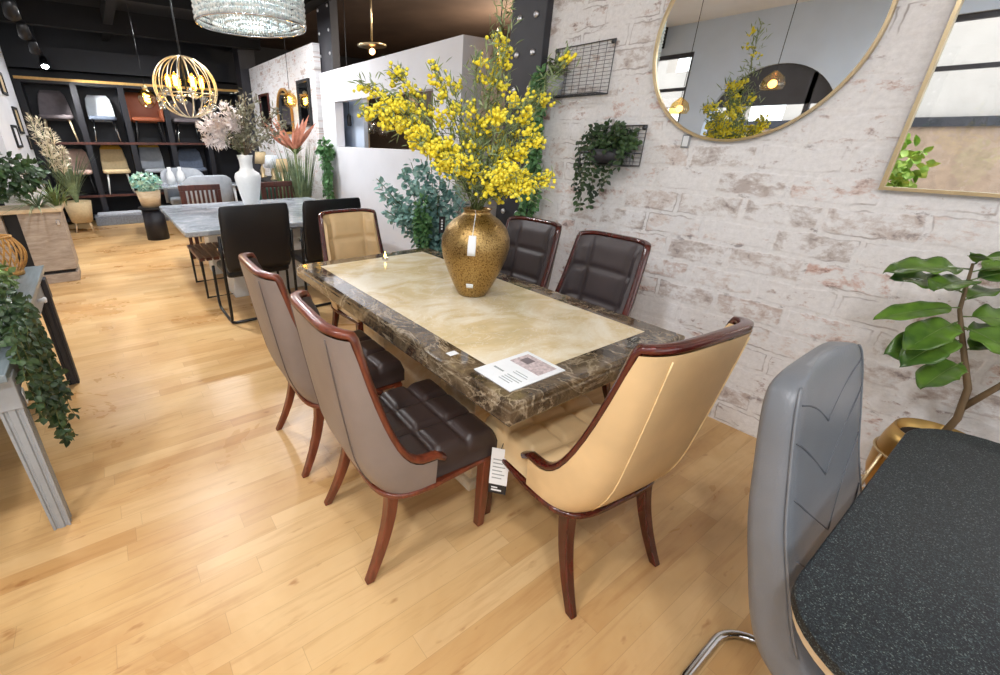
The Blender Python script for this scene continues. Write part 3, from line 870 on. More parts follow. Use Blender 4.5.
def wire_rack(label, x0, x1, z0, z1, dep, tray, loc):
    t = thing('wire_wall_rack', label, 'wall rack', loc, 0, 'wire racks on the brick wall')
    W = (x1 - x0) / 2; Hh = z1 - z0
    g = G()
    nh = max(8, int(Hh / .02))
    for i in range(1, nh): g.tube([(-W, -.012, Hh * i / nh), (W, -.012, Hh * i / nh)], .0014, 5)
    for i in range(1, 8): g.tube([(-W + 2 * W * i / 8, -.014, 0), (-W + 2 * W * i / 8, -.014, Hh)], .0016, 5)
    link_mesh('mesh_back', g, M['wire'], t)
    link_mesh('rim', G().tube([(-W, -.012, 0), (W, -.012, 0), (W, -.012, Hh), (-W, -.012, Hh)], .004, 8, True), M['wire'], t)
    g = G(); g.tube([(-W, -.014, .0), (-W, -dep, .0), (W, -dep, .0), (W, -.014, .0)], .004, 8)
    for i in range(1, 14): g.tube([(-W + 2 * W * i / 14, -.012, 0), (-W + 2 * W * i / 14, -dep, 0)], .0015, 5)
    for i in range(1, 4): g.tube([(-W, -dep * i / 4, .002), (W, -dep * i / 4, .002)], .0015, 5)
    link_mesh('shelf_tray', g, M['wire'], t)
    if tray:
        g = G(); g.tube([(-W, -.014, tray), (-W, -dep, tray), (W, -dep, tray), (W, -.014, tray)], .0035, 8)
        g.tube([(-W, -dep, 0), (-W, -dep, tray)], .0035, 6); g.tube([(W, -dep, 0), (W, -dep, tray)], .0035, 6)
        for i in range(1, 12): g.tube([(-W + 2 * W * i / 12, -dep, 0), (-W + 2 * W * i / 12, -dep, tray)], .0014, 5)
        link_mesh('front_guard', g, M['wire'], t)
    for sx in (-1, 1):
        g = G(); g.lathe([(.013, 0), (.013, .006), (.002, .008)], n=14)
        o = link_mesh('fixing_disc', g, M['wire'], t, smooth=True); o.location = (sx * (W - .012), -.014, Hh - .012); o.rotation_euler = (radians(90), 0, 0)
    return t
wire_rack('upper wire rack on the brick wall holding one small grey pot', -2.33, -1.89, 1.77, 2.055, .13, 0, (-2.11, WY, 1.77))
wire_rack('lower wire basket on the brick wall full of trailing green plant', -1.94, -1.59, 1.37, 1.59, .12, .07, (-1.765, WY, 1.37))

# small potted plant in the upper rack
t = thing('potted_plant', 'small grey pot with green sprigs in the upper wire rack', 'plant', (-2.26, 2.63, 1.776))
link_mesh('pot', G().lathe([(.0, .002), (.045, 0), (.052, .05), (.058, .115), (.052, .115), (.047, .10), (.002, .10)], n=24), M['greypaint'], t, smooth=True)
g = G(); rnd = random.Random(5)
for i in range(170):
    a = rnd.uniform(0, 2 * pi); e = rnd.uniform(.0, 1); p = V((cos(a) * .05 * e, sin(a) * .05 * e, .11 + rnd.uniform(0, .11)))
    g.leaf(p, V((cos(a), sin(a), rnd.uniform(-.2, 1.2))), rnd.uniform(.03, .055), rnd.uniform(.012, .02), None, .2, .5)
link_mesh('foliage', g, M['ivylite'], t)

def trailing(name, label, cat, loc, box, n, strands, mat, rnd, lsz=(.022, .036), hang=.3, pot=None, sideup=(0, -1, .4), group=None):
    """bushy mass of leaves in a box (hx,hy,hz) plus hanging strands (x,y,len)"""
    t = thing(name, label, cat, loc, 0, group)
    g = G(); s_ = G()
    for i in range(n):
        while True:
            p = V((rnd.uniform(-1, 1), rnd.uniform(-1, 1), rnd.uniform(-1, 1)))
            if p.length < 1: break
        q = V((p.x * box[0], p.y * box[1], p.z * box[2]))
        d = V((p.x + rnd.gauss(0, .5), p.y + rnd.gauss(0, .5), p.z * .6 + rnd.gauss(-.1, .5)))
        g.leaf(q, d, rnd.uniform(*lsz), rnd.uniform(*lsz) * .72, V(sideup) + V((rnd.gauss(0, .5), rnd.gauss(0, .5), rnd.gauss(0, .5))), .15, .4)
    for x, y, L in strands:
        pts = []; px, py = x, y
        m = max(4, int(L / .03))
        for i in range(m + 1):
            px += rnd.gauss(0, .006); py += rnd.gauss(0, .003)
            pts.append(V((px, py, -L * i / m)))
            for k in range(3):
                a = rnd.uniform(0, 2 * pi)
                g.leaf(pts[-1], V((cos(a), sin(a), -.5)), rnd.uniform(*lsz), rnd.uniform(*lsz) * .75, V(sideup) + V((rnd.gauss(0, .4), rnd.gauss(0, .4), rnd.gauss(0, .4))), .15, .4)
        s_.tube(pts, .0016, 4)
    link_mesh('foliage', g, mat, t)
    if s_.v: link_mesh('vine_stem', s_, M['gstem'], t)
    if pot: link_mesh('pot', pot[0], pot[1], t, smooth=True)
    return t
rnd = random.Random(21)
trailing('trailing_plant', 'bushy green trailing plant in the lower wire basket', 'plant', (-1.775, 2.62, 1.50), (.19, .08, .11), 520,
         [(-.16, -.03, .28), (-.12, -.02, .36), (-.07, -.05, .33), (-.03, -.04, .38), (.0, -.03, .3), (-.19, -.03, .2), (-.09, -.05, .40), (.06, -.04, .22), (.13, -.05, .14)], M['fern'], rnd, (.024, .042),
         pot=(G().lathe([(.0, -.12), (.06, -.12), (.075, -.04), (.002, -.04)], n=20, sx=1.5), M['steel']))
trailing('hanging_vine', 'long green vine hanging in front of the riveted column', 'plant', (-2.37, 2.60, 1.90), (.035, .03, .05), 50,
         [(-.03, -.01, .72), (-.02, .0, .85), (.0, -.02, .95), (.02, .0, .9), (.03, -.01, .8), (-.04, .01, 1.0), (-.01, .01, .9), (.01, 0, .85), (-.05, 0, .8), (.02, 0, .68), (-.03, .0, .9), (-.015, -.01, .95)], M['vinegreen'], rnd, (.03, .05))

# ------------------------------------------------------------------ eucalyptus behind the table
t = thing('eucalyptus_plant', 'blue-green eucalyptus behind the gold vase in a white floor pot', 'plant', (-2.98, 2.22, 0))
link_mesh('pot', G().lathe([(.0, 0), (.12, 0), (.15, .2), (.16, .5), (.145, .5), (.13, .46), (.002, .46)], n=28), M['ceramic'], t, smooth=True)
g = G(); s_ = G(); rnd = random.Random(31)
EU = [(-.50, .85, 0), (-.46, .72, .1), (-.36, .70, .0), (-.30, .92, .1), (-.22, .98, 0), (-.14, 1.0, .1), (-.06, .98, 0), (.02, .95, .0), (.10, .86, 0), (.16, .75, .1), (.22, .66, 0), (-.24, .62, -.1), (-.10, .55, -.12), (.05, .55, -.1), (.0, .75, -.1), (-.16, .80, -.1), (-.42, .60, -.05)]
for a, z, c in EU:
    b0 = V((0, 0, .46)); e0 = CR * (a * .98) + CD * c + V((0, 0, z * .98 + .38)); m0 = b0.lerp(e0, .5) + V((0, 0, .16))
    pts = [b0.lerp(m0, q / 12).lerp(m0.lerp(e0, q / 12), q / 12) for q in range(13)]
    s_.tube(pts, .003, 4)
    for i in range(100):
        q = .22 + .75 * rnd.random(); p = b0.lerp(m0, q).lerp(m0.lerp(e0, q), q)
        d = V((rnd.gauss(0, 1), rnd.gauss(0, 1), rnd.gauss(0, .8)))
        g.leaf(p + d.normalized() * rnd.uniform(.005, .05), d, rnd.uniform(.038, .065), rnd.uniform(.03, .046), V((rnd.gauss(0, 1), rnd.gauss(-.5, 1), 1)), .08, .15, 3, .9)
link_mesh('leaves', g, M['euc'], t); link_mesh('stems', s_, M['gstem'], t)
t2 = t
t = thing('plant_label', 'small black plant label hanging in the eucalyptus beside the vase', 'label', (-2.62, 2.0, .93), radians(52))
link_mesh('label_card', G().bx(-.022, .022, -.001, .001, -.06, .06), M['ink'], t)
g = G()
for i in range(4): g.bx(-.006, .006, -.002, -.001, -.035 + .02 * i, -.022 + .02 * i)
link_mesh('lettering', g, M['paper'], t)
rnd = random.Random(8)
trailing('leafy_plant', 'upright bright green leafy plant behind the table left of the vase', 'plant', (-2.90, 2.02, .90), (.055, .055, .22), 260,
         [(-.03, -.02, .42), (.03, .0, .45), (0, .02, .45)], M['vinegreen'], rnd, (.03, .05),
         pot=(G().lathe([(.0, -.90), (.08, -.90), (.10, -.55), (.085, -.55), (.002, -.5)], n=20), M['blackmetal']))

# ------------------------------------------------------------------ right foreground
def rrect(x0, x1, y0, y1, r, n=10):
    P = []
    for cx_, cy_, a0 in ((x1 - r, y0 + r, -90), (x1 - r, y1 - r, 0), (x0 + r, y1 - r, 90), (x0 + r, y0 + r, 180)):
        for i in range(n + 1):
            a = radians(a0 + 90 * i / n); P.append((cx_ + r * cos(a), cy_ + r * sin(a)))
    return P
t = thing('granite_table', 'black sparkling granite dining table with rounded corner at bottom right', 'table', (0, 0, 0))
link_mesh('table_top', G().prism(rrect(-.065, 1.75, .775, 1.89, .16), .728, .752), M['granite'], t, bevel=.003)
link_mesh('edge_band', G().prism(rrect(-.058, 1.743, .782, 1.883, .155), .706, .728), M['drift'], t, bevel=.002)
g = G(); g.bx(.55, 1.15, 1.2, 1.55, .04, .706); link_mesh('pedestal', g, M['black'], t, bevel=.01)
link_mesh('base_plate', G().prism(rrect(.35, 1.35, 1.05, 1.7, .05), 0, .04), M['black'], t, bevel=.005)

def cantilever_chair(label, loc, rz):
    t = thing('cantilever_chair', label, 'chair', loc, rz)
    # upholstered one-piece shell: path in (y,z) with half width and thickness
    path = [(.32, .43, .232, .034), (.27, .455, .245, .045), (.14, .455, .25, .05), (.0, .445, .25, .052), (-.07, .44, .25, .056), (-.125, .47, .25, .058), (-.165, .54, .25, .056), (-.205, .65, .248, .052), (-.245, .77, .243, .048), (-.275, .89, .234, .044), (-.298, .985, .222, .041), (-.310, 1.035, .206, .038), (-.315, 1.058, .186, .033), (-.318, 1.070, .15, .027), (-.319, 1.076, .09, .014)]
    # refine
    P = []
    for i in range(len(path) - 1):
        p0 = path[max(i - 1, 0)]; p1 = path[i]; p2 = path[i + 1]; p3 = path[min(i + 2, len(path) - 1)]
        for k in range(4):
            q = k / 4
            P.append(tuple(.5 * ((2 * b) + (-a + c) * q + (2 * a - 5 * b + 4 * c - d) * q * q + (-a + 3 * b - 3 * c + d) * q ** 3) for a, b, c, d in zip(p0, p1, p2, p3)))
    P.append(path[-1])
    fr = []
    for i, (y, z, w, th) in enumerate(P):
        y0_, z0_ = P[max(i - 1, 0)][:2]; y1_, z1_ = P[min(i + 1, len(P) - 1)][:2]
        tv = V((0, y1_ - y0_, z1_ - z0_)).normalized(); nv = V((0, tv.z, -tv.y))
        ring = []
        for k in range(28):
            q = 2 * pi * k / 28; c_, s_ = cos(q), sin(q)
            a = (1 if c_ > 0 else -1) * abs(c_) ** .34 * w; b = (1 if s_ > 0 else -1) * abs(s_) ** .5 * th * (.8 if s_ > 0 else 1.25)
            # slight hollow across the front face
            hollow = .016 * (1 - (a / w) ** 2) if b > 0 else 0
            ring.append(V((a, y, z)) + nv * (b - hollow * (1 if z > .5 else .4)))
        fr.append(ring)
    link_mesh('shell', G().sweep(fr), M['greyl'], t, smooth=True)
    def face(x, s):
        i = min(int(s), len(P) - 2); q = s - i
        y, z, w, th = [a + (b - a) * q for a, b in zip(P[i], P[i + 1])]
        tv = V((0, P[i + 1][0] - P[i][0], P[i + 1][1] - P[i][1])).normalized(); nv = V((0, tv.z, -tv.y))
        aa = abs(x / w); b = (1 - aa ** (2 / .34)) ** .25 if aa < 1 else 0
        return V((x, y, z)) + nv * (th * .8 * b - .016 * (1 - (x / w) ** 2) + .0005)
    for r in range(4):
        s0 = 43 - r * 4.5
        for sx in (-1, 1):
            pts = [face(sx * (.21 - .02 * (r == 0)) * (1 - i / 10), s0 - 5.5 * i / 10) for i in range(11)]
            link_mesh('quilting_seam', G().tube(pts, .002, 5), M['seam'], t, smooth=True)
    for sx in (-1, 1):
        pts = []
        for i in range(22, 49):
            y, z, w, th = P[i]; tv = V((0, P[i + 1][0] - P[i - 1][0], P[i + 1][1] - P[i - 1][1])).normalized(); nv = V((0, tv.z, -tv.y))
            pts.append(V((sx * w * .985, y, z)) + nv * th * .52)
        link_mesh('edge_piping', G().tube(pts, .003, 6), M['greyl'], t, smooth=True)
    # chrome cantilever tube
    r = .12; W = .215
    pts = []
    def arc(c, u, v_, a0, a1, rad, n=8):
        for i in range(n + 1):
            a = radians(a0 + (a1 - a0) * i / n); pts.append(V(c) + V(u) * (rad * cos(a)) + V(v_) * (rad * sin(a)))
    pts += [V((-W, -.06, .40)), V((-W, .10, .40))]
    arc((-W, .17, .32), (0, 1, 0), (0, 0, 1), 90, 0, .08)
    arc((-W, .17, .095), (0, 1, 0), (0, 0, 1), 0, -90, .08)
    pts.append(V((-W, -.1, .015)))
    arc((-W + r, -.30 + r, .015), (1, 0, 0), (0, 1, 0), 180, 270, r)
    arc((W - r, -.30 + r, .015), (1, 0, 0), (0, 1, 0), 270, 360, r)
    pts.append(V((W, -.1, .015)))
    arc((W, .17, .095), (0, 1, 0), (0, 0, 1), -90, 0, .08)
    arc((W, .17, .32), (0, 1, 0), (0, 0, 1), 0, 90, .08)
    pts += [V((W, .10, .40)), V((W, -.06, .40))]
    link_mesh('tube_base', G().tube(pts, .0125, 10), M['chrome'], t, smooth=True)
    return t
cantilever_chair('grey leather chair with quilted back and chrome base beside the black granite table', (.108, 1.23, 0), radians(-90))

# fiddle leaf fig in a gold pot on a stand
t = thing('fiddle_leaf_fig', 'fiddle leaf fig plant with large glossy green leaves behind the granite table', 'plant', (-.01, 2.37, .24))
link_mesh('soil', G().lathe([(.0, .235), (.10, .235), (.10, .242), (.002, .245)], n=20), M['soil'], t)
st_ = [V((.0, 0, .24)), V((.015, 0, .36)), V((.0, -.01, .48)), V((-.06, -.01, .62)), V((-.11, -.01, .74)), V((-.135, -.01, .90))]
link_mesh('trunk', G().tube(st_, [.012, .011, .010, .008, .006, .004], 8), M['stem'], t, smooth=True)
st2 = [V((.01, 0, .40)), V((.06, 0, .52)), V((.10, .01, .66)), V((.13, .01, .80))]
link_mesh('trunk', G().tube(st2, [.011, .009, .007, .004], 8), M['stem'], t, smooth=True)
FL = [  # base point, direction(image right, up, depth), length, width
    ((-.135, -.01, .88), (-1, .05, .1), .22, .085), ((-.13, -.01, .90), (-.5, .5, -.6), .13, .06), ((-.132, -.01, .87), (1, .32, -.1), .25, .095), ((-.12, -.01, .80), (-1, .35, .2), .20, .085),
    ((-.11, -.01, .75), (-1, -.05, 0), .24, .06), ((-.115, -.01, .77), (1, .5, .2), .16, .07), ((-.10, -.01, .70), (-1, -.12, -.35), .20, .085), ((-.09, -.01, .68), (1, -.15, -.2), .22, .10),
    ((-.07, -.01, .64), (-1, -.2, .1), .19, .09), ((-.06, -.01, .60), (1, .55, -.1), .2, .09), ((-.04, -.01, .57), (-.9, -.35, -.2), .15, .08), ((.10, .01, .66), (1, .3, 0), .22, .1),
    ((.12, .01, .74), (-.8, .4, -.3), .18, .09), ((.13, .01, .80), (.5, .7, 0), .2, .09), ((.08, 0, .55), (1, -.2, -.2), .22, .1), ((.09, .01, .62), (.1, .1, -1), .2, .09), ((-.09, -.01, .69), (.3, -.2, -1), .2, .09),
      ((-.125, -.01, .84), (-.9, .15, -.4), .20, .08), ((-.128, -.01, .84), (.9, .5, -.3), .20, .08), ((-.10, -.01, .72), (1, .1, -.3), .22, .09), ((-.08, -.01, .66), (-1, -.28, -.25), .19, .08), ((.11, .01, .70), (1, .0, -.2), .2, .09)]
rnd = random.Random(4)
def big_leaf(base, d, L, W, up):
    d = d.normalized(); sd = d.cross(up).normalized(); nn = sd.cross(d).normalized()
    ph = rnd.uniform(0, 6); dr = rnd.uniform(.12, .35); tw_ = rnd.uniform(-.5, .5)
    g = G()
    pet = .12
    def fn(u, v):
        s = 2 * u - 1; q = v
        w = W * .5 * (sin(pi * min(1, q ** .85)) ** .75) * (1.0 - .22 * exp(-((q - .42) / .13) ** 2)) * (.86 + .3 * q) if 0 < q < 1 else 0
        ang = tw_ * (q - .3)
        sdr = sd * cos(ang) + nn * sin(ang)
        rip = .05 * W * sin(q * 19 + ph + 2 * s) * abs(s)
        return base + d * (L * (pet + (1 - pet) * q)) + sdr * (s * w) + nn * (-dr * L * q * q + .22 * abs(s) * w + rip)
    g.grid(fn, 8, 22)
    o = link_mesh('leaf', g, M['fiddle'], t, smooth=True, solid=.0012)
    pts = [base, base + d * L * pet * .5] + [V(fn(.5, k / 6)) + nn * .001 for k in range(6)]
    link_mesh('midrib', G().tube(pts, [.003, .0026] + [.0022 - .0003 * k for k in range(6)], 5), M['ivylite'], o, smooth=True)
for b, (a, u_, c), L, W in FL:
    big_leaf(V(b), CR * a + V((0, 0, u_)) + CD * c, L * 1.12, W * 1.5, V((rnd.gauss(0, .2), -.45, 1)))
t = thing('plant_pot', 'satin gold round plant pot on thin gold stand by the brick wall', 'pot', (-.01, 2.38, 0))
link_mesh('pot_body', G().lathe([(.0, .18), (.08, .18), (.115, .22), (.138, .30), (.142, .38), (.132, .46), (.120, .508), (.114, .508), (.125, .45), (.10, .44), (.002, .44)], n=48), M['gold'], t, smooth=True)
link_mesh('stand_ring', G().tube([(.143 * cos(2 * pi * i / 40), .143 * sin(2 * pi * i / 40), .40) for i in range(40)], .005, 6, True), M['brass'], t, smooth=True)
for k in range(4):
    a = radians(45 + 90 * k); c_, s_ = cos(a), sin(a)
    link_mesh('stand_leg', G().tube([(.147 * c_, .147 * s_, .40), (.19 * c_, .19 * s_, .0)], .006, 8), M['brass'], t, smooth=True)
link_mesh('stand_brace', G().tube([(.168 * cos(2 * pi * i / 40), .168 * sin(2 * pi * i / 40), .17) for i in range(40)], .004, 6, True), M['brass'], t, smooth=True)

# ------------------------------------------------------------------ console table on the left
t = thing('console_table', 'grey painted console table with fluted legs at the left edge', 'console table', (0, 0, 0))
g = G()
for i in range(5): g.bx(-3.62, -1.90, -.425 - .105 * (i + 1) + .004, -.425 - .105 * i, .715, .745)
link_mesh('table_top', g, M['greywood'], t, bevel=.003)
g = G(); g.bx(-3.36, -2.01, -.455, -.44, .60, .715); g.bx(-3.36, -2.01, -.945, -.93, .60, .715); g.bx(-2.0, -1.96, -.92, -.47, .60, .715); g.bx(-3.41, -3.37, -.92, -.47, .60, .715)
link_mesh('apron', g, M['greypaint'], t, bevel=.003)
link_mesh('back_panel', G().bx(-3.36, -2.01, -.952, -.946, .06, .60), M['greypaint'], t)  # added unseen panel that keeps window light from under the console
for (x, y, mm) in ((-1.98, -.46, 'greypaint'), (-3.39, -.45, 'steel'), (-1.98, -.92, 'greypaint'), (-3.39, -.92, 'steel')):  # far pair of legs darker than the near pair
    g = G()
    h = .034
    # fluted post: three raised ribs on each face
    fr = []
    def outline(s):
        P = []
        for k in range(4):
            a = pi / 2 * k
            base = [(-h, -h), (-h * .72, -h), (-h * .62, -h + .006), (-h * .40, -h + .006), (-h * .3, -h), (h * .3, -h), (h * .40, -h + .006), (h * .62, -h + .006), (h * .72, -h)]
            for px, py in base: P.append((x + s * (px * cos(a) - py * sin(a)), y + s * (px * sin(a) + py * cos(a))))
        return P
    link_mesh('leg', G().sweep([[(a, b, z) for a, b in outline(s)] for z, s in ((0, .86), (.58, 1.0), (.60, 1.0))]), M[mm], t)
    link_mesh('leg_block', G().bx(x - .038, x + .038, y - .038, y + .038, .585, .715), M[mm], t, bevel=.003)
g = G(); g.lathe([(.011, 0), (.011, .018), (.018, .026), (.014, .036), (.002, .038)], n=16)
for xx in (-2.25, -3.1):
    o = link_mesh('drawer_knob', g, M['paper'], t, smooth=True); o.location = (xx, -.44, .66); o.rotation_euler = (radians(-90), 0, 0)
o = tag(link_mesh('swing_tag', G().bx(-.016, .016, -.001, .001, -.03, .03), M['paper']), 'small white swing tag hanging on the grey console table', 'tag'); o.location = (-1.985, -.415, .615); o.rotation_euler = (0, .3, 0)
o = tag(link_mesh('price_card', G().bx(-.05, .05, -.03, .03, 0, .003), M['paper']), 'white price card lying on the grey console table', 'card'); o.location = (-2.85, -.52, .746); o.rotation_euler = (0, 0, .5)
t = thing('rattan_lantern', 'orange brown rattan lantern on the far end of the console table', 'lantern', (-3.44, -.56, .745))
g = G()
for i in range(20):
    a = 2 * pi * i / 20
    g.tube([((.05 + .045 * sin(pi * q / 8)) * cos(a + .09 * q), (.05 + .045 * sin(pi * q / 8)) * sin(a + .09 * q), .02 + .2 * q / 8) for q in range(9)], .005, 5)
link_mesh('woven_body', g, M['rattan'], t)
link_mesh('base', G().lathe([(.0, 0), (.06, 0), (.06, .03), (.002, .03)], n=24), M['rattan'], t, smooth=True)
link_mesh('top_ring', G().tube([(.052 * cos(2 * pi * i / 24), .052 * sin(2 * pi * i / 24), .222) for i in range(24)], .008, 8, True), M['rattan'], t, smooth=True)
rnd = random.Random(12)
trailing('trailing_ivy', 'green ivy trailing over the edge of the grey console table', 'plant', (-2.30, -.54, .85), (.34, .15, .11), 900,
         [(-.05, .15, .38), (.0, .14, .46), (.05, .16, .5), (.10, .15, .55), (.15, .15, .45), (.20, .14, .4), (.24, .15, .34), (-.1, .15, .3), (.08, .17, .58), (.02, .17, .42), (.28, .15, .3), (.12, .16, .36), (-.12, .16, .5), (-.16, .15, .42), (.06, .15, .6), (-.03, .17, .56), (-.2, .15, .3), (.16, .17, .52), (.32, .15, .35), (.04, .16, .5), (.13, .15, .48), (-.07, .16, .45), (.22, .16, .5)], M['ivy'], rnd, (.024, .04), sideup=(.6, .8, .4),
         pot=(G().lathe([(.0, -.113), (.07, -.113), (.09, -.02), (.002, -.02)], n=24), M['ceramic']))
rnd = random.Random(13)
trailing('yellow_green_plant', 'yellow green leafy plant beside the rattan lantern on the console table', 'plant', (-3.0, -.62, .84), (.13, .12, .09), 200, [(.0, .1, .05)], M['ivylite'], rnd, (.03, .05), sideup=(.6, .8, .4),
         pot=(G().lathe([(.0, -.093), (.05, -.093), (.065, -.02), (.002, -.02)], n=24), M['ceramic']))

# ------------------------------------------------------------------ planter, display wall
t = thing('timber_planter', 'tall weathered timber planter box behind the grey console table', 'planter', (0, 0, 0))
link_mesh('front_panel', G().bx(-6.60, -6.15, -.80, -.44, .14, .76), M['weathered'], t, bevel=.004)
link_mesh('plinth', G().bx(-6.58, -6.16, -.79, -.45, 0, .10), M['weathered'], t, bevel=.004)
link_mesh('shadow_gap', G().bx(-6.56, -6.20, -.78, -.47, .10, .14), M['black'], t)
link_mesh('top_rim', G().bx(-6.63, -6.13, -1.10, -.42, .76, .80), M['drift'], t, bevel=.004)
link_mesh('side_post', G().bx(-6.6, -6.17, -1.08, -.93, 0, .76), M['weathered'], t, bevel=.004)
link_mesh('recess', G().bx(-6.58, -6.25, -.93, -.80, 0, .76), M['black'], t)
link_mesh('padlock', G().bx(-6.149, -6.135, -.50, -.47, .62, .68), M['chrome'], t, bevel=.004)
rnd = random.Random(14)
trailing('leafy_fern', 'dark green leafy fern in the timber planter by the white display wall', 'plant', (-6.42, -.80, 1.14), (.18, .30, .20), 420, [(.1, .1, .2), (0, -.1, .25), (.1, -.2, .2)], M['fern'], rnd, (.05, .09), sideup=(.7, .5, .5))
def blades(label, loc, n, L, spread, mat, rnd, name='spider_plant', w=.014, droop=.8, cat='plant', up=(.5, 1.2)):
    t = thing(name, label, cat, loc)
    g = G()
    for i in range(n):
        a = rnd.uniform(0, 2 * pi); e = rnd.uniform(*up)
        g.leaf(V((cos(a) * .02, sin(a) * .02, 0)), V((cos(a) * spread, sin(a) * spread, e)), L * rnd.uniform(.6, 1.1), w, None, .2, droop * rnd.uniform(.3, 1), 6, .8)
    link_mesh('blades', g, mat, t); return t
rnd = random.Random(15)
o = blades('arching spider plant blades over the planter rim', (-6.30, -.62, .79), 70, .42, .9, M['blade'], rnd)
o = blades('green grassy plant at the right end of the timber planter', (-6.35, -.46, .79), 60, .36, .5, M['ivylite'], rnd, 'grassy_plant')
def plume_plant(name, label, loc, stems, mat, rnd, cat='dried flower', dens=120, wl=.007):
    t = thing(name, label, cat, loc)
    g = G(); s_ = G()
    for end, th in stems:
        e = V(end); m = e * .5 + V((0, 0, .08))
        f = lambda q: (V((0, 0, 0)).lerp(m, q)).lerp(m.lerp(e, q), q)
        s_.tube([f(i / 8) for i in range(9)], .003, 4)
        for i in range(dens):
            q = .5 + .5 * rnd.random(); p = f(q); r = th * sin(pi * min(1, (q - .46) / .56)) 
            dr = V((rnd.gauss(0, 1), rnd.gauss(0, 1), rnd.gauss(0, 1))).normalized()
            g.leaf(p + dr * r * .3, dr * r + (f(min(1, q + .05)) - f(q)).normalized() * .03, .03 + r, wl, dr.orthogonal(), .1, .4, 2)
    link_mesh('plume', g, mat, t); link_mesh('stalks', s_, M['gstem'], t); return t
rnd = random.Random(16)
plume_plant('pampas_grass', 'pale feathery pampas grass standing beside the timber planter', (-6.72, -.40, .75), [((.0, -.02, .92), .06), ((.1, .06, .80), .055), ((-.1, -.10, .95), .05), ((.05, .12, .62), .05), ((.15, .0, .66), .05)], M['plume'], rnd)
t = thing('footed_planter', 'small cream planter on short legs next to the tall timber planter', 'planter', (-9.55, -.42, 0))
link_mesh('pot', G().lathe([(.0, .16), (.15, .16), (.20, .50), (.185, .50), (.17, .45), (.002, .45)], n=28), M['creamf'], t, smooth=True)
for k in range(4):
    a = radians(45 + 90 * k); link_mesh('leg', G().tube([(.12 * cos(a), .12 * sin(a), .2), (.17 * cos(a), .17 * sin(a), 0)], [.014, .009], 8), M['drift'], t, smooth=True)
rnd = random.Random(17)
blades('tall green grass growing in the small cream footed planter', (-9.55, -.42, .46), 90, .80, .09, M['blade'], rnd, 'tall_grass', .022, .5)

struct('wall_display', G().bx(-9.9, -7.0, -.98, -.80, 0, 2.72), M['white'])
for lab, (x0, x1, z0, z1), mm in (('thin black slot frame high on the white display wall', (-8.7, -8.25, 1.98, 2.25), 0), ('dark framed print low on the white display wall', (-8.45, -8.0, 1.35, 1.62), 1), ('tall thin dark frame near the end of the white display wall', (-9.2, -8.75, 1.52, 1.86), 0), ('small dark frame by the end of the display wall above the fern', (-9.7, -9.45, 1.30, 1.5), 0)):
    t = thing('picture_frame', lab, 'picture', ((x0 + x1) / 2, -.80, (z0 + z1) / 2), 0, 'frames on the white display wall')
    w, h = (x1 - x0) / 2, (z1 - z0) / 2
    g = G(); g.bx(-w, -w + .03, .001, .025, -h, h); g.bx(w - .03, w, .001, .025, -h, h); g.bx(-w + .03, w - .03, .001, .025, -h, -h + .03); g.bx(-w + .03, w - .03, .001, .025, h - .03, h)
    link_mesh('frame', g, M['ink'], t)
    link_mesh('print', G().bx(-w + .03, w - .03, .001, .012, -h + .03, h - .03), M['creamf'] if not mm else M['white'], t)

# ------------------------------------------------------------------ second table with its chairs
t = thing('dining_table', 'grey marble dining table with white vase of flowers behind the black chairs', 'table', (-5.22, 1.42, 0))
link_mesh('table_top', G().prism(rrect(-.95, .95, -.93, .93, .04), .705, .755), M['greymarble'], t, bevel=.01)
link_mesh('apron', G().bx(-.75, .75, -.75, .75, .66, .705), M['ceramic'], t)
for sx in (-1, 1): link_mesh('pedestal', G().bx(.5 * sx - .14, .5 * sx + .14, -.55, .45, 0, .66), M['ceramic'], t, bevel=.008)

def black_chair(label, loc, rz):
    t = thing('cantilever_chair', label, 'chair', loc, rz, 'black leather cantilever chairs at the grey table')
    g = G(); fr = []
    for z, y, w in ((.47, -.235, .26), (.52, -.25, .275), (.75, -.275, .28), (.94, -.30, .28), (.995, -.305, .272), (1.01, -.305, .26)):
        ring = []
        for k in range(24):
            q = 2 * pi * k / 24; c_, s_ = cos(q), sin(q)
            a = (1 if c_ > 0 else -1) * abs(c_) ** .25 * w; b = (1 if s_ > 0 else -1) * abs(s_) ** .5 * (.03 if z < .99 else .018)
            ring.append((a, y + b, z))
        fr.append(ring)
    link_mesh('backrest', G().sweep(fr), M['blackl'], t, smooth=True)
    link_mesh('seat', G().prism(rrect(-.27, .27, -.22, .26, .05), .41, .47), M['blackl'], t, bevel=.02, seg=3)
    W = .295
    for sx in (-1, 1):
        x = sx * W
        pts = [(x, -.27, .78), (x, -.255, .6), (x, -.24, .44), (x, -.235, .12), (x, -.225, .05), (x, -.19, .018), (x, -.1, .014), (x, .2, .014), (x, .26, .03), (x, .29, .08), (x, .28, .3), (x, .26, .42)]
        link_mesh('sled_leg', G().tube(pts, .013, 8), M['blackmetal'], t, smooth=True)
        link_mesh('arm_pad', G().bx(x - .02, x + .02, -.24, -.20, .655, .68), M['chrome'], t)
    link_mesh('crossbar', G().tube([(-W, -.20, .016), (-W + .03, -.225, .016), (W - .03, -.225, .016), (W, -.20, .016)], .013, 8), M['blackmetal'], t, smooth=True)
    return t
b1 = black_chair('black leather chair with tubular legs at the grey table, left of the two', (-4.08, .97, 0), radians(90))
dup(b1, (-4.10, 1.66, 0), radians(90), 'black leather chair at the grey table behind the far beige chair')

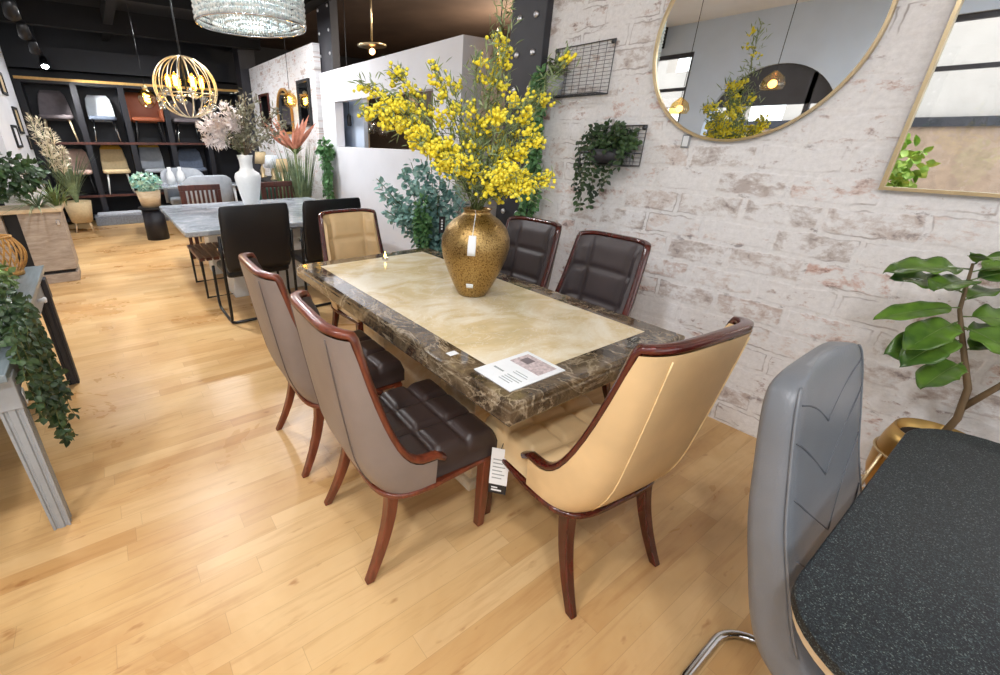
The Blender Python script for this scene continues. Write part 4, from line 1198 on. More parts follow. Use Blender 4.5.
def slat_chair(label, loc, rz, grp='dark timber slatted chairs at the grey table'):
    t = thing('slatted_chair', label, 'chair', loc, rz, grp)
    link_mesh('seat', G().bx(-.24, .24, -.22, .24, .43, .465), M['dkslat'], t, bevel=.006)
    link_mesh('top_rail', G().bx(-.25, .25, -.27, -.235, .87, .94), M['dkslat'], t, bevel=.008)
    link_mesh('lower_rail', G().bx(-.22, .22, -.255, -.23, .56, .60), M['dkslat'], t)
    for i in range(8):
        x = -.19 + .38 * i / 7; link_mesh('slat', G().bx(x - .014, x + .014, -.258, -.24, .60, .87), M['dkslat'], t)
    for sx in (-1, 1):
        link_mesh('leg', G().bx(sx * .225 - .02, sx * .225 + .02, -.265, -.225, 0, .87), M['dkslat'], t)
        link_mesh('leg', G().bx(sx * .215 - .02, sx * .215 + .02, .19, .23, 0, .43), M['dkslat'], t)
    return t
s1 = slat_chair('dark timber slatted chair behind the far left edge of the grey table', (-6.30, 1.03, 0), radians(-90))
dup(s1, (-6.32, 2.06, 0), radians(-90), 'dark timber slatted chair just right of the white vase at the grey table')
t = thing('slatted_bench', 'low dark slatted bench with black metal legs tucked under the grey table', 'bench', (-5.0, .80, 0))
g = G()
for i in range(6): g.bx(-.36, .36, -.19 + .065 * i, -.14 + .065 * i, .40, .43)
link_mesh('slatted_seat', g, M['dkslat'], t)
for sx in (-1, 1):
    link_mesh('leg', G().tube([(sx * .32, -.17, .40), (sx * .32, -.17, .02), (sx * .32, .17, .02), (sx * .32, .17, .40)], .014, 8), M['blackmetal'], t)

VS = V((-5.62, 1.42, .755))
t = thing('vase', 'tall white ceramic vase of pale flowers on the grey marble table', 'vase', VS)
link_mesh('vase_body', G().lathe([(.0, .002), (.075, 0), (.085, .02), (.115, .15), (.140, .28), (.146, .33), (.132, .37), (.085, .40), (.070, .43), (.072, .50), (.088, .565), (.080, .565), (.062, .5), (.002, .44)], n=40), M['ceramic'], t, smooth=True)
rnd = random.Random(18)
BL = ['lowest white flower spray leaning left out of the white vase', 'white flower spray reaching furthest left from the white vase', 'pale flower spray rising left toward the globe chandelier', 'upright pale flower spray in the white vase', 'pale flower spray in the middle of the white vase']
for i, e in enumerate(((-.42, .16, 0), (-.48, .32, .05), (-.40, .44, 0), (-.20, .52, .1), (-.08, .40, -.05))):
    en = CR * e[0] + CD * e[2] + V((0, 0, e[1]))
    plume_plant('flower_spray', BL[i], VS + V((0, 0, .56)), [(tuple(en), .075), (tuple(en * .8 + CR * .05 + V((0, 0, .05))), .06)], M['blush'], rnd, 'flower spray', 110, .02)
t = thing('leafy_spray', 'grey green leafy filler stems on the right side of the white vase', 'foliage', VS + V((0, 0, .55)))
g = G(); s_ = G()
for i in range(16):
    en = CR * rnd.uniform(-.12, .62) + CD * rnd.uniform(-.15, .2) + V((0, 0, rnd.uniform(.1, .62)))
    s_.tube([V((0, 0, 0)), en * .5 + V((0, 0, .06)), en], .003, 4)
    for k in range(46):
        p = en * (.3 + .7 * rnd.random()) + V((rnd.gauss(0, .03), rnd.gauss(0, .03), rnd.gauss(.03, .03)))
        g.leaf(p, V((rnd.gauss(0, 1), rnd.gauss(0, 1), rnd.gauss(.3, 1))), rnd.uniform(.04, .07), rnd.uniform(.015, .03), V((rnd.gauss(0, 1), rnd.gauss(0, 1), 1)), .1, .3, 2)
link_mesh('leaves', g, M['dryleaf'], t); link_mesh('stems', s_, M['stem'], t)

# ------------------------------------------------------------------ plants and mirrors before the brick panel
t = thing('potted_palm', 'palm with terracotta fan leaves before the white brick panel', 'plant', (-6.85, 2.46, 0))
link_mesh('pot', G().lathe([(.0, 0), (.13, 0), (.17, .35), (.155, .35), (.14, .3), (.002, .3)], n=24), M['black'], t, smooth=True)
link_mesh('trunk', G().tube([(0, 0, .3), (.01, 0, .8), (0, 0, 1.36)], [.025, .02, .02], 8), M['gstem'], t, smooth=True)
for i, (a, u_, L) in enumerate(((-1, .85, .58), (-.85, 1, .55), (-.6, 1.1, .5), (.0, 1.0, .3), (.35, 1.1, .48), (.6, 1.05, .55), (.8, .9, .5), (-1.1, .6, .5), (.25, .9, .4))):
    g = G(); g.leaf(V((0, 0, 1.34)), CR * a + V((0, 0, u_)) + CD * (.3 * sin(i * 2.1)), L, .07, CD * -1, .2, .08, 6, .8)
    link_mesh('frond', g, M['terra'], t)
g = G(); rnd = random.Random(19)
for i in range(14): g.leaf(V((0, 0, 1.26)), V((rnd.gauss(0, .5), rnd.gauss(0, .5), 1)), .2, .04, None, .2, .3, 4)
link_mesh('heart_leaves', g, M['ivylite'], t)
rnd = random.Random(20)
blades('tall pale grass standing beside the white partition end', (-6.62, 2.40, .05), 110, 1.35, .16, M['blade'], rnd, 'tall_grass', .028, .12, 'plant', (1.0, 1.4))
blades('tall pale grass left of the hanging vine below the palm', (-7.0, 2.35, .05), 80, 1.2, .16, M['blade'], rnd, 'tall_grass', .028, .12, 'plant', (1.0, 1.4))
trailing('hanging_vine', 'green hanging vine against the left end of the white partition', 'plant', (-6.12, 2.62, 1.36), (.12, .08, .12), 160, [(-.08, 0, .6), (-.03, 0, .7), (.03, 0, .66), (.08, 0, .58), (0, .02, .72), (.05, 0, .5), (-.05, 0, .5)], M['vinegreen'], rnd, (.05, .075))
def wall_mirror(label, x, z, w, h, arch, frame):
    t = thing('wall_mirror', label, 'mirror', (x, 2.755, z), 0, 'mirrors on the white brick panel')
    def shape(k):
        P = [(-w + k, -h + k), (w - k, -h + k)]
        if arch: P += [((w - k) * cos(pi * i / 16), h - w + (w - k) * sin(pi * i / 16)) for i in range(17)]
        else: P += [(w - k, h - k), (-w + k, h - k)]
        return P
    A, B = shape(0), shape(.035); n = len(A)
    vs = [(a, -.03, b) for a, b in A] + [(a, -.03, b) for a, b in B] + [(a, -.001, b) for a, b in A] + [(a, -.015, b) for a, b in B]
    fs = []
    for i in range(n):
        j = (i + 1) % n; fs += [(i, j, n + j, n + i), (2 * n + i, 2 * n + j, j, i), (n + i, n + j, 3 * n + j, 3 * n + i)]
    link_mesh('mirror_frame', G().add(vs, fs), frame, t)
    link_mesh('mirror_glass', G().add([(a, -.014, b) for a, b in B] + [(a, -.003, b) for a, b in B], [tuple(range(n)), tuple(range(2 * n - 1, n - 1, -1))] + [(i + n, (i + 1) % n + n, (i + 1) % n, i) for i in range(n)]), M['mirror'], t)
wall_mirror('brown framed square mirror at the left of the white brick panel', -8.98, 1.95, .27, .27, 0, M['mahog'])
wall_mirror('arched mirror in the middle of the white brick panel', -7.95, 1.90, .36, .34, 1, M['rattan'])
wall_mirror('dark framed rectangular mirror at the right of the white brick panel', -7.04, 1.98, .24, .30, 0, M['ink'])
t = thing('sideboard', 'low dark sideboard against the white brick panel', 'sideboard', (-8.3, 2.54, 0))
link_mesh('cabinet_body', G().bx(-.85, .85, -.2, .2, .12, .80), M['dkslat'], t, bevel=.006)
link_mesh('sideboard_top', G().bx(-.88, .88, -.215, .2, .80, .83), M['black'], t)
for sx in (-1, 0, 1): link_mesh('door', G().bx(sx * .56 - .26, sx * .56 + .26, -.215, -.2, .16, .76), M['dkslat'], t, bevel=.004)
for sx in (-1, 1):
    for sy in (-1, 1): link_mesh('leg', G().bx(sx * .75 - .025, sx * .75 + .025, sy * .15 - .025, sy * .15 + .025, 0, .12), M['black'], t)
for i, (lab, x, mm, r, h) in enumerate((('cream table lamp standing on the dark sideboard beside the white vase', -8.85, 'creamf', .12, .44), ('white drum shade lamp standing mid sideboard', -8.2, 'whitef', .14, .40), ('beige shaded lamp at the right end of the sideboard', -7.7, 'creamf', .11, .36))):
    t = thing('table_lamp', lab, 'lamp', (x, 2.52, .83), 0, 'lamps on the dark sideboard')
    link_mesh('lamp_base', G().lathe([(.0, 0), (.07, 0), (.07, .02), (.03, .05), (.05, .12), (.015, .2), (.015, h - .1), (.002, h - .1)], n=20), M['brass'], t, smooth=True)
    link_mesh('lamp_shade', G().lathe([(r, h - .2), (r * .75, h), (r * .74, h), (r * .99, h - .2)], n=28), M[mm], t, smooth=True)
t = thing('accent_chair', 'deep green velvet chair behind the grey table right of the white vase', 'chair', (-6.95, 2.02, 0), radians(-90))
link_mesh('seat', G().prism(rrect(-.27, .27, -.25, .27, .08), .36, .47), plain('green_velvet', srgb(18, 74, 58), .8), t, bevel=.03, seg=3)
link_mesh('backrest', G().prism(rrect(-.27, .27, -.31, -.22, .04), .40, .80), bpy.data.materials['green_velvet'], t, bevel=.03, seg=3)
for sx in (-1, 1):
    for sy in (-1, 1): link_mesh('leg', G().tube([(sx * .2, sy * .2, .37), (sx * .23, sy * .23, 0)], .014, 8), M['black'], t, smooth=True)

# ------------------------------------------------------------------ inside the partition room
t = thing('display_rack', 'timber display rack with hanging glass globes inside the white partition', 'rack', (-5.66, 3.35, 0))
for sx in (-1, 1): link_mesh('post', G().bx(sx * .62 - .035, sx * .62 + .035, -.04, .04, 0, 2.1), M['drift'], t, bevel=.004)
link_mesh('top_bar', G().bx(-.7, .7, -.035, .035, 2.1, 2.16), M['blackmetal'], t)
link_mesh('shelf', G().bx(-.585, .585, -.15, .15, 1.28, 1.32), M['dkslat'], t)
for i, (lab, x, z, mm) in enumerate((('clear glass globe pendant left on the timber rack', -.42, 1.66, 'smoke'), ('clear glass globe pendant in the middle of the timber rack', -.08, 1.62, 'clearbulb'), ('amber glass pendant right on the timber rack', .3, 1.72, 'bulbglass'))):
    t = thing('glass_pendant', lab, 'lamp', (-5.66 + x, 3.33, z), 0, 'pendants on the timber rack')
    link_mesh('globe', G().ball((0, 0, 0), .10, 20, 14), M[mm], t, smooth=True)
    link_mesh('cap', G().lathe([(.02, .09), (.03, .10), (.02, .15), (.004, .16)], n=14), M['brass'], t, smooth=True)
    link_mesh('cord', G().tube([(0, 0, .15), (0, 0, 2.1 - z)], .004, 6), M['ink'], t)
t = thing('small_pendant', 'slim black pendant hanging in front of the grey inner wall', 'lamp', (-6.0, 2.95, 1.66))
link_mesh('shade', G().lathe([(.025, 0), (.03, .02), (.03, .12), (.008, .15)], n=16), M['ink'], t, smooth=True)
link_mesh('cord', G().tube([(0, 0, .15), (0, 0, ZC - 1.70)], .004, 6), M['ink'], t)

# ------------------------------------------------------------------ shelving at the far end
t = thing('display_shelving', 'long black shelving unit at the far end stacked with chairs', 'shelving', (-10.68, .95, 0))
Y0s, Y1s = -1.75, 1.75
for z in (.10, .50, 1.40, 2.34): link_mesh('shelf', G().bx(-.26, .26, Y0s, Y1s, z - .045, z), M['navy'], t)
for y in (-1.73, -1.0, -.31, .36, 1.03, 1.73): link_mesh('upright', G().bx(-.26, .27, y - .045, y + .045, 0, 2.36), M['navy'], t)
link_mesh('back_panel', G().bx(-.266, -.25, Y0s, Y1s, 0, 2.36), M['navy'], t)
link_mesh('top_trim', G().bx(.262, .28, Y0s, Y1s, 2.335, 2.375), M['goldtrim'], t)
for z in (1.40, .50): link_mesh('edge_trim', G().bx(.262, .275, Y0s, Y1s, z - .04, z), M['dkslat'], t)

def shell_chair(label, loc, mat, seatmat, legmat, w=.22, bh=.50, top=None, rz=radians(-90), legh=.36, grp='display chairs on the black shelving', arms=False, flare=0.0):
    t = thing('display_chair', label, 'chair', loc, rz, grp)
    fr = []
    for z, y, ww in ((legh - .02, -.16, w * .8), (legh + .05, -.22, w), (legh + bh * .5, -.25, w * (1 - flare * .3)), (legh + bh * .85, -.285, w * (.9 - flare * .4)), (legh + bh, -.30, w * (.68 - flare * .3))):
        ring = []
        for k in range(20):
            q = 2 * pi * k / 20; c_, s_ = cos(q), sin(q)
            a = (1 if c_ > 0 else -1) * abs(c_) ** .4 * ww; b = (1 if s_ > 0 else -1) * abs(s_) ** .6 * .028
            ring.append((a, y + b + .06 * (abs(a) / w) ** 2, z))
        fr.append(ring)
    link_mesh('backrest', G().sweep(fr), mat, t, smooth=True)
    if top: link_mesh('top_panel', G().sweep([[(a * 1.03, b + (b - ry) * .06, z + .004) for a, b, z in r_] for r_, ry in ((fr[-2], -.265), (fr[-1], -.28))]), top, t, smooth=True)
    link_mesh('seat', G().prism(rrect(-w, w, -.2, .22, .08), legh, legh + .07), seatmat, t, bevel=.025, seg=3)
    if arms:
        for sx in (-1, 1): link_mesh('armrest', G().bx(sx * (w + .02) - .025, sx * (w + .02) + .025, -.22, .2, legh, legh + .22), mat, t, bevel=.02)
    for sx in (-1, 1):
        for sy in (-1, 1): link_mesh('leg', G().tube([(sx * w * .7, sy * .15, legh), (sx * w * .9, sy * .20, 0)], [.016, .010], 8), legmat, t, smooth=True)
    return t
SX = -10.62
shell_chair('grey velvet chair on the upper black shelf above the pampas grass', (SX, -.40, 1.40), M['velvet_grey'], M['velvet_grey'], M['drift'], .24, .46, flare=.3)
shell_chair('white chair on the upper black shelf between two uprights', (SX, .27, 1.40), M['whitef'], M['bluegrey'], M['chrome'], .21, .42)
shell_chair('tan leather armchair on the upper black shelf behind the amber pendant', (SX, .96, 1.40), M['tan'], M['tan'], M['black'], .25, .50, arms=True, flare=-.6)
shell_chair('grey rounded chair on the upper black shelf behind the globe chandelier', (SX, 1.65, 1.40), M['velvet_grey'], M['velvet_grey'], M['chrome'], .25, .40)
shell_chair('blush round chair on the lower black shelf beside the pampas grass', (SX, -.32, .50), M['pinkf'], M['pinkf'], M['black'], .22, .42)
shell_chair('cream chair with mustard top left of the teal flowers on the lower shelf', (SX, .28, .50), M['creamf'], M['creamf'], M['ceramic'], .22, .48, M['mustard'], flare=.2)
shell_chair('cream and mustard chair directly above the teal flowers on the lower shelf', (SX, .92, .50), M['velvet_lgrey'], M['velvet_lgrey'], M['ceramic'], .20, .52, M['mustard'])
shell_chair('dark blue chair on the lower black shelf right of the cream chairs', (SX, 1.62, .50), M['bluegrey'], M['bluegrey'], M['black'], .23, .42)

tag(link_mesh('display_plinth', G().bx(-10.38, -10.0, -.25, 1.5, 0.0, .16), M['rug'], None, bevel=.008), 'low carpeted grey blue plinth on the floor before the black shelving', 'plinth')
tag(link_mesh('folded_rug', G().prism(rrect(-10.36, -10.03, -.20, .55, .03), .16, .20), M['ruglite'], None, bevel=.012, seg=3), 'pale grey folded rug lying on the low grey blue plinth', 'rug')
t = thing('dining_table', 'small light grey table before the black shelving', 'table', (-8.85, 1.25, 0))
link_mesh('table_top', G().prism(rrect(-.4, .4, -.72, .72, .04), .73, .765), M['greymarble'], t, bevel=.006)
for sx in (-1, 1):
    for sy in (-1, 1): link_mesh('leg', G().tube([(sx * .34, sy * .64, .73), (sx * .37, sy * .67, 0)], [.024, .016], 8), M['ceramic'], t, smooth=True)
t = thing('plant_stand', 'low black stand holding the pot of teal hydrangea', 'stand', (-8.25, .56, 0))
link_mesh('stand_top', G().lathe([(.0, .47), (.19, .47), (.19, .499), (.002, .499)], n=28), M['black'], t)
link_mesh('stand_body', G().lathe([(.0, .0), (.16, .0), (.15, .47), (.002, .47)], n=28), M['navy'], t, smooth=True)
rnd = random.Random(23)
t = thing('flower_pot', 'teal hydrangea flowers in a beige pot on a low black stand', 'flowers', (-8.25, .56, .50))
link_mesh('pot', G().lathe([(.0, 0), (.13, 0), (.17, .24), (.155, .24), (.002, .20)], n=24), M['drift'], t, smooth=True)
g = G()
for i in range(420):
    p = V((rnd.gauss(0, 1), rnd.gauss(0, 1), rnd.gauss(0, 1))).normalized(); p.z = p.z * .7
    g.leaf(V((0, 0, .36)) + p * rnd.uniform(.15, .20), p + V((rnd.gauss(0, .6), rnd.gauss(0, .6), rnd.gauss(0, .6))), .05, .045, p, .1, .2, 2)
link_mesh('blossom', g, M['teal_flower'], t)
for lab, x, y in (('small white jar on the light grey table, left one', -8.9, .98), ('small white jar on the light grey table, right one', -8.92, 1.14)):
    tag(link_mesh('jar', G().lathe([(.0, 0), (.05, 0), (.07, .08), (.05, .18), (.025, .22), (.03, .27), (.002, .27)], n=20), M['ceramic'], None, smooth=True), lab, 'jar', 'white jars on the light grey table').location = (x, y, .766)
def tub_chair(label, loc, rz, mat, w=.33, h=.98):
    t = thing('tub_chair', label, 'chair', loc, rz, 'grey upholstered chairs at the light grey table')
    fr = []
    for i in range(25):
        th = pi * i / 24; c_, s_ = cos(th), sin(th)
        x, y = w * c_, .05 - .33 * s_; nx, ny = c_, -s_
        hh = h - .14 * (1 - s_) ** 2
        fr.append([(x + nx * .03, y + ny * .03, .40), (x + nx * .035, y + ny * .035, hh - .02), (x, y, hh), (x - nx * .03, y - ny * .03, hh - .02), (x - nx * .03, y - ny * .03, .40)])
    link_mesh('backrest', G().sweep(fr), mat, t, smooth=True)
    link_mesh('seat', G().prism(rrect(-w + .04, w - .04, -.2, .3, .08), .36, .48), mat, t, bevel=.03, seg=3)
    for sx in (-1, 1):
        for sy in (-1, 1): link_mesh('leg', G().tube([(sx * w * .7, sy * .18 + .02, .37), (sx * w * .85, sy * .24 + .02, 0)], [.016, .010], 8), M['black'], t, smooth=True)
    return t
t1 = tub_chair('grey tub chair with its back to us behind the dark slatted chair', (-7.85, 1.36, 0), radians(90), M['velvet_lgrey'])
dup(t1, (-9.5, 1.25, 0), radians(-90), 'grey tub chair on the far side of the light grey table')


# ------------------------------------------------------------------ pendant lights
def pendant_cord(t, z0, z1, r=.004, mat='ink'):
    link_mesh('cord', G().tube([(0, 0, z0), (0, 0, z1)], r, 6), M[mat], t)
GZ = 1.955
t = thing('globe_chandelier', 'brass cage globe chandelier with glowing amber bulbs over the grey table', 'chandelier', (-5.5, .91, GZ))
R_ = .288
g = G()
for k in range(9):
    a = pi * k / 9
    g.tube([(R_ * cos(q) * cos(a), R_ * cos(q) * sin(a), R_ * .94 * sin(q)) for q in [2 * pi * i / 40 for i in range(40)]], .0048, 6, True)
link_mesh('cage', g, M['palebrass'], t, smooth=True)
link_mesh('rod', G().tube([(0, 0, -.08), (0, 0, ZC - GZ)], .008, 8), M['blackmetal'], t, smooth=True)
link_mesh('ceiling_cup', G().lathe([(.06, ZC - GZ - .03), (.06, ZC - GZ), (.002, ZC - GZ)], n=20), M['brass'], t, smooth=True)
for k in range(6):
    a = 2 * pi * k / 6 + .3; x, y = .15 * cos(a), .15 * sin(a)
    link_mesh('arm', G().tube([(0, 0, -.06), (x * .6, y * .6, -.09), (x, y, -.06), (x, y, -.02)], .005, 6), M['brass'], t, smooth=True)
    b_ = link_mesh('bulb', G().lathe([(.012, -.02), (.02, 0), (.04, .05), (.036, .085), (.012, .115), (.002, .12)], (x, y, 0), 14), M['bulbglass'], t, smooth=True)
    link_mesh('filament', G().tube([(x, y, .0), (x + .006, y, .04), (x - .006, y, .06), (x, y, .085)], .019, 8), M['filament'], b_, smooth=True)
for k in range(14):
    a = 2 * pi * k / 14; 
    link_mesh('glass_drop', G().ball((.25 * cos(a), .25 * sin(a), -.05 - .06 * (k % 3)), .040, 12, 8), M['smoke'], t, smooth=True)
link_mesh('drop_ring', G().tube([(.25 * cos(2 * pi * i / 40), .25 * sin(2 * pi * i / 40), -.06) for i in range(40)], .005, 6, True), M['brass'], t, smooth=True)

def amber_pendant(label, loc, r, mat='bulbglass'):
    t = thing('pendant_lamp', label, 'lamp', loc, 0, 'amber glass pendant lamps')
    link_mesh('globe', G().ball((0, 0, 0), r, 22, 16, 1.05), M[mat], t, smooth=True)
    link_mesh('cap', G().lathe([(r * .3, r * .98), (r * .3, r * 1.3), (.004, r * 1.45)], n=16), M['brass'], t, smooth=True)
    link_mesh('filament', G().tube([(r * .3 * cos(q * 1.3), r * .3 * sin(q * 1.3), -r * .4 + r * .9 * q / 14) for q in range(15)], r * .07, 5), M['filament'], t, smooth=True)
    pendant_cord(t, r * 1.4, ZC - loc[2])
amber_pendant('amber glass pendant hanging in front of the tan armchair', (-8.0, .79, 1.99), .115)
amber_pendant('amber glass pendant standing in for the warm glow in the dark framed mirror', (-7.3, 2.62, 2.02), .10)  # lamp added for the warm glow inside the mirror frame

t = thing('clear_bulb_pendant', 'clear filament bulb hanging beside the riveted column', 'lamp', (-3.22, 3.0, 2.13))
link_mesh('bulb', G().lathe([(.002, -.06), (.05, -.035), (.068, .02), (.055, .08), (.03, .13), (.022, .16)], n=22), M['clearbulb'], t, smooth=True)
link_mesh('filament', G().tube([(.012 * cos(q * 1.6), .012 * sin(q * 1.6), -.02 + .12 * q / 12) for q in range(13)], .006, 6), M['copperglow'], t, smooth=True)
link_mesh('socket', G().lathe([(.024, .155), (.026, .22), (.008, .24)], n=16), M['brass'], t, smooth=True)
pendant_cord(t, .235, ZC - 2.13)

t = thing('brass_pendant', 'brass rod pendant with ring shade above the white partition', 'lamp', (-5.4, 3.0, 2.50))
link_mesh('ring_shade', G().lathe([(.10, 0), (.17, .0), (.17, .02), (.10, .02)], n=32), M['brass'], t, smooth=True)
link_mesh('rod', G().tube([(0, 0, .0), (0, 0, ZC - 2.5)], .012, 8), M['brass'], t, smooth=True)
link_mesh('ceiling_cup', G().lathe([(.055, ZC - 2.55), (.055, ZC - 2.5), (.002, ZC - 2.5)], n=20), M['brass'], t, smooth=True)
link_mesh('spokes', G().tube([(-.12, 0, .01), (.12, 0, .01)], .006, 6).tube([(0, -.12, .01), (0, .12, .01)], .006, 6), M['brass'], t)
link_mesh('bulb', G().ball((0, 0, -.05), .035, 12, 8), M['copperglow'], t, smooth=True)

DZ = 2.075
t = thing('crystal_chandelier', 'large round drum chandelier of clear crystal strands at top left', 'chandelier', (-3.0, .90, DZ))
R_ = .29
for z in (0, .15, .30): link_mesh('hoop', G().tube([(R_ * cos(2 * pi * i / 64), R_ * sin(2 * pi * i / 64), z) for i in range(64)], .005, 6, True), M['chrome'], t, smooth=True)
def strands(r, n, z0, z1, step, br, rnd):
    g = G()
    for k in range(n):
        a = 2 * pi * k / n; x, y = r * cos(a), r * sin(a)
        m = int((z1 - z0) / step)
        for i in range(m):
            z = z0 + step * (i + .5)
            g.add([(x, y, z - step * .5), (x + br, y, z), (x, y + br, z), (x - br, y, z), (x, y - br, z), (x, y, z + step * .5)],
                  [(0, 2, 1), (0, 3, 2), (0, 4, 3), (0, 1, 4), (5, 1, 2), (5, 2, 3), (5, 3, 4), (5, 4, 1)])
    return g
for r, n, z0, z1 in ((R_, 120, .0, .45), (.21, 76, -.004, .3), (.14, 50, -.008, .25), (.07, 24, -.012, .25)):
    o = link_mesh('crystal_strands', strands(r, n, z0, z1, .026, .0095, rnd), M['crystal'], t); o['kind'] = 'stuff'
link_mesh('top_plate', G().lathe([(.0, .45), (R_, .45), (R_, .46), (.002, .46)], n=48), M['chrome'], t)
link_mesh('rod', G().tube([(0, 0, .46), (0, 0, ZC - DZ)], .01, 8), M['chrome'], t, smooth=True)
for k in range(4):
    a = pi / 2 * k + .4
    link_mesh('bulb', G().ball((.175 * cos(a), .175 * sin(a), .20), .022, 12, 8), M['downlight'], t, smooth=True)

# track lights along the ceiling on the left
t = thing('track_light', 'black ceiling track with spotlights along the left wall', 'track light', (0, 0, 0))
link_mesh('track', G().tube([(-4.6, -.345, 2.66), (-10.3, -.345, 2.66)], .022, 4), M['blackmetal'], t)
for x in (-5.2, -7.4, -9.8): link_mesh('hanger', G().tube([(x, -.345, 2.67), (x, -.345, ZC)], .006, 6), M['blackmetal'], t)
for x in (-6.0, -7.05, -8.2, -9.9):
    h = link_mesh('spot_head', G().lathe([(.0, .10), (.045, .10), (.055, .0), (.06, -.06), (.05, -.06), (.045, -.04), (.002, -.04)], n=20), M['blackmetal'], t, smooth=True)
    h.location = (x, -.33, 2.52); h.rotation_euler = (0, radians(-38 if x < -9 else 50), 0)
    l_ = link_mesh('lens', G().lathe([(.0, -.045), (.047, -.045), (.047, -.042), (.002, -.042)], n=20), M['spotglow'], h)

# recessed ceiling lamps above the pale part of the room (one shows in the round mirror, the others are added for light)
k = 0
for x, y, lab in ((-.9, -1.3, 'recessed ceiling lamp reflected at the top of the round mirror'), (.6, -1.3, 'added recessed ceiling lamp above the window side near the camera'), (-1.0, -.2, 'added recessed ceiling lamp above the marble table'), (.6, -.1, 'added recessed ceiling lamp above the granite table')):
    t = thing('ceiling_lamp', lab, 'lamp', (x, y, ZC), 0, 'recessed ceiling lamps')
    link_mesh('trim_ring', G().lathe([(.09, -.012), (.13, -.012), (.13, -.001), (.09, -.001)], n=28), M['ceramic'], t, smooth=True)
    link_mesh('lens', G().lathe([(.0, -.006), (.088, -.006), (.088, -.002), (.002, -.002)], n=28), M['downlight'], t)

# ------------------------------------------------------------------ things seen only in the mirrors
trailing('window_plant', 'light green plant on a stand near the street window seen in the rectangular mirror', 'plant', (-1.12, -1.0, 1.30), (.15, .15, .26), 130, [(0, 0, .3)], M['lime'], random.Random(41), (.07, .11),
         pot=(G().lathe([(.0, -1.25), (.12, -1.25), (.15, -.85), (.13, -.85), (.03, -.8), (.02, -.2), (.002, -.2)], n=20), M['ceramic']))

def copper(label, loc):
    t = thing('pendant_lamp', label, 'lamp', loc, 0, 'copper pendants near the street windows')
    link_mesh('shade', G().lathe([(.11, -.03), (.13, .02), (.10, .10), (.04, .15), (.02, .17)], n=24), M['bulbglass'], t, smooth=True)
    link_mesh('bulb', G().ball((0, 0, .03), .045, 12, 8), M['copperglow'], t, smooth=True)
    pendant_cord(t, .17, ZC - loc[2])
copper('copper glass pendant reflected in the arch of the round mirror', (-2.6, -1.5, 2.12))
copper('copper glass pendant reflected at the lower left of the round mirror', (-3.65, -1.5, 1.90))
st_v = [(.05 * (1 if i % 2 == 0 else .42) * sin(pi * i / 5), .05 * (1 if i % 2 == 0 else .42) * cos(pi * i / 5)) for i in range(10)]
o = link_mesh('star_ornament', G().add([(a, -.008, b) for a, b in st_v] + [(a, .008, b) for a, b in st_v], [tuple(range(10)), tuple(range(19, 9, -1))] + [(i + 10, (i + 1) % 10 + 10, (i + 1) % 10, i) for i in range(10)]), M['goldtrim'])
o.location = (-2.12, -2.99, 2.25); tag(o, 'small pale star on the grey wall reflected at the right of the round mirror', 'ornament')

# ------------------------------------------------------------------ light
W = bpy.data.worlds.new('daylight'); sc.world = W; W.use_nodes = True
bg = W.node_tree.nodes['Background']; bg.inputs[0].default_value = (.93, .97, 1, 1); bg.inputs[1].default_value = 3.3

def area(name, loc, rot, sx, sy, e, col=(1, 1, 1), portal=False, spread=180):
    l = bpy.data.lights.new(name, 'AREA'); l.shape = 'RECTANGLE'; l.size = sx; l.size_y = sy; l.energy = e; l.color = col
    l.spread = radians(spread)
    if portal: l.cycles.is_portal = True
    o = bpy.data.objects.new(name, l); COL.objects.link(o); o.location = loc; o.rotation_euler = rot; return o
area('portal_window', (.07, -3.22, 1.7), (radians(90), 0, 0), 3.7, 2.4, 1, portal=True)
area('portal_window', (-6.07, -3.22, 1.7), (radians(90), 0, 0), 2.7, 2.4, 1, portal=True)
area('portal_window', (3.42, -.05, 1.7), (radians(90), 0, radians(90)), 4.8, 2.4, 1, portal=True)
for x, y, e in ((-.9, -1.3, 40), (.6, -1.3, 50), (-1.0, -.2, 16), (.6, -.1, 26)):
    area('ceiling_light', (x, y, ZC - .02), (0, 0, 0), .25, .25, e, (.98, .98, 1))  # light of the recessed lamps, all but the first added
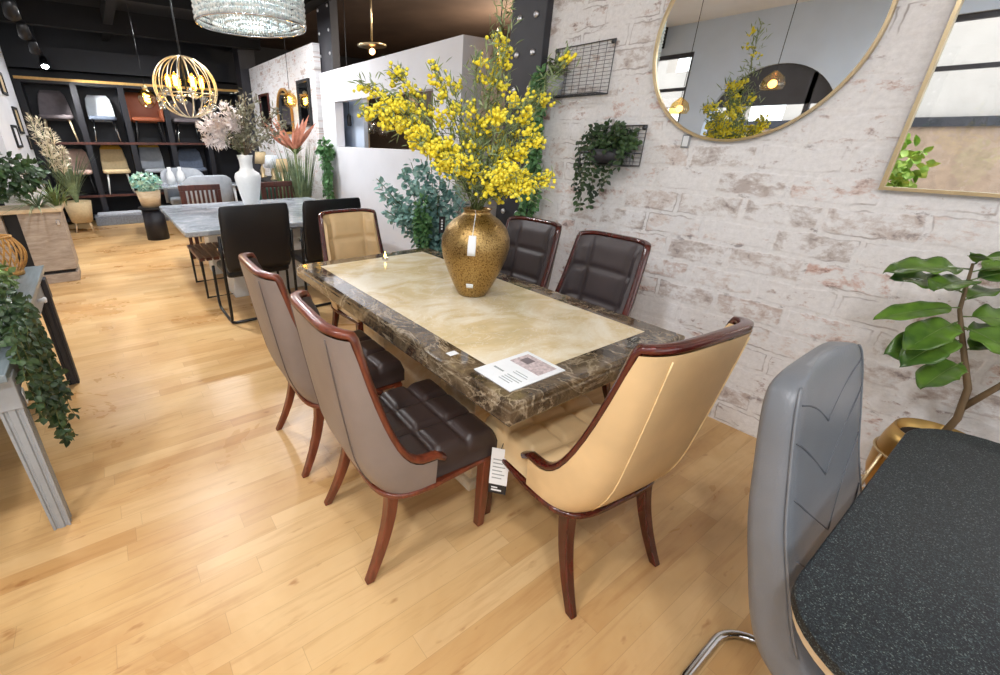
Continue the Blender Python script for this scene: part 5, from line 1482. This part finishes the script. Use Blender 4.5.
for x, y, e in ((-4.6, .3, 60), (-6.1, 1.9, 55), (-8.3, 1.2, 60)):
    area('showroom_fill', (x, y, ZC - .32), (0, 0, 0), .2, .2, e, (.98, .98, 1))  # area lights added without fixtures to brighten the partition and far showroom
def spot(name, loc, target, e, ang, col=(1, 1, 1), blend=.6, r=.05):
    l = bpy.data.lights.new(name, 'SPOT'); l.energy = e; l.spot_size = radians(ang); l.spot_blend = blend; l.color = col; l.shadow_soft_size = r
    o = bpy.data.objects.new(name, l); COL.objects.link(o); o.location = loc
    o.rotation_euler = (V(target) - V(loc)).to_track_quat('-Z', 'Y').to_euler(); return o
spot('track_spot', (-6.0, -.33, 2.44), (-4.3, -.05, 0), 150, 42, (.90, .96, 1))
for x in (-7.05, -8.2): spot('track_spot', (x + .06, -.33, 2.44), (x + .9, .6, 0), 110, 75, (.96, .98, 1))
spot('track_spot', (-9.82, -.33, 2.44), (-10.6, .9, 1.1), 160, 95, (1, .97, .92))
def point(name, loc, e, col=(1, .75, .42), r=.05):
    l = bpy.data.lights.new(name, 'POINT'); l.energy = e; l.color = col; l.shadow_soft_size = r
    o = bpy.data.objects.new(name, l); COL.objects.link(o); o.location = loc
point('extra_light', (-3.0, .9, 2.2), 9, (.95, .98, 1), .05)  # added inside the crystal drum to strengthen its bulbs
point('extra_light', (-4.7, 3.6, 2.75), 55, (1, .88, .74), .15)  # added unseen light so the partition interior is not black
point('extra_light', (-5.6, 5.6, 2.6), 130, (1, .82, .62), .15)  # warm light added behind the partition, no fixture built

sc.view_settings.view_transform = 'Standard'; sc.view_settings.look = 'None'
sc.view_settings.exposure = -0.07; sc.view_settings.gamma = 1.0
sc.view_settings.use_curve_mapping = False
sc.cycles.use_denoising = True
sc.cycles.max_bounces = 10; sc.cycles.diffuse_bounces = 5; sc.cycles.glossy_bounces = 5; sc.cycles.transparent_max_bounces = 16
sc.cycles.sample_clamp_indirect = 8
sc.cycles.caustics_reflective = False; sc.cycles.caustics_refractive = False
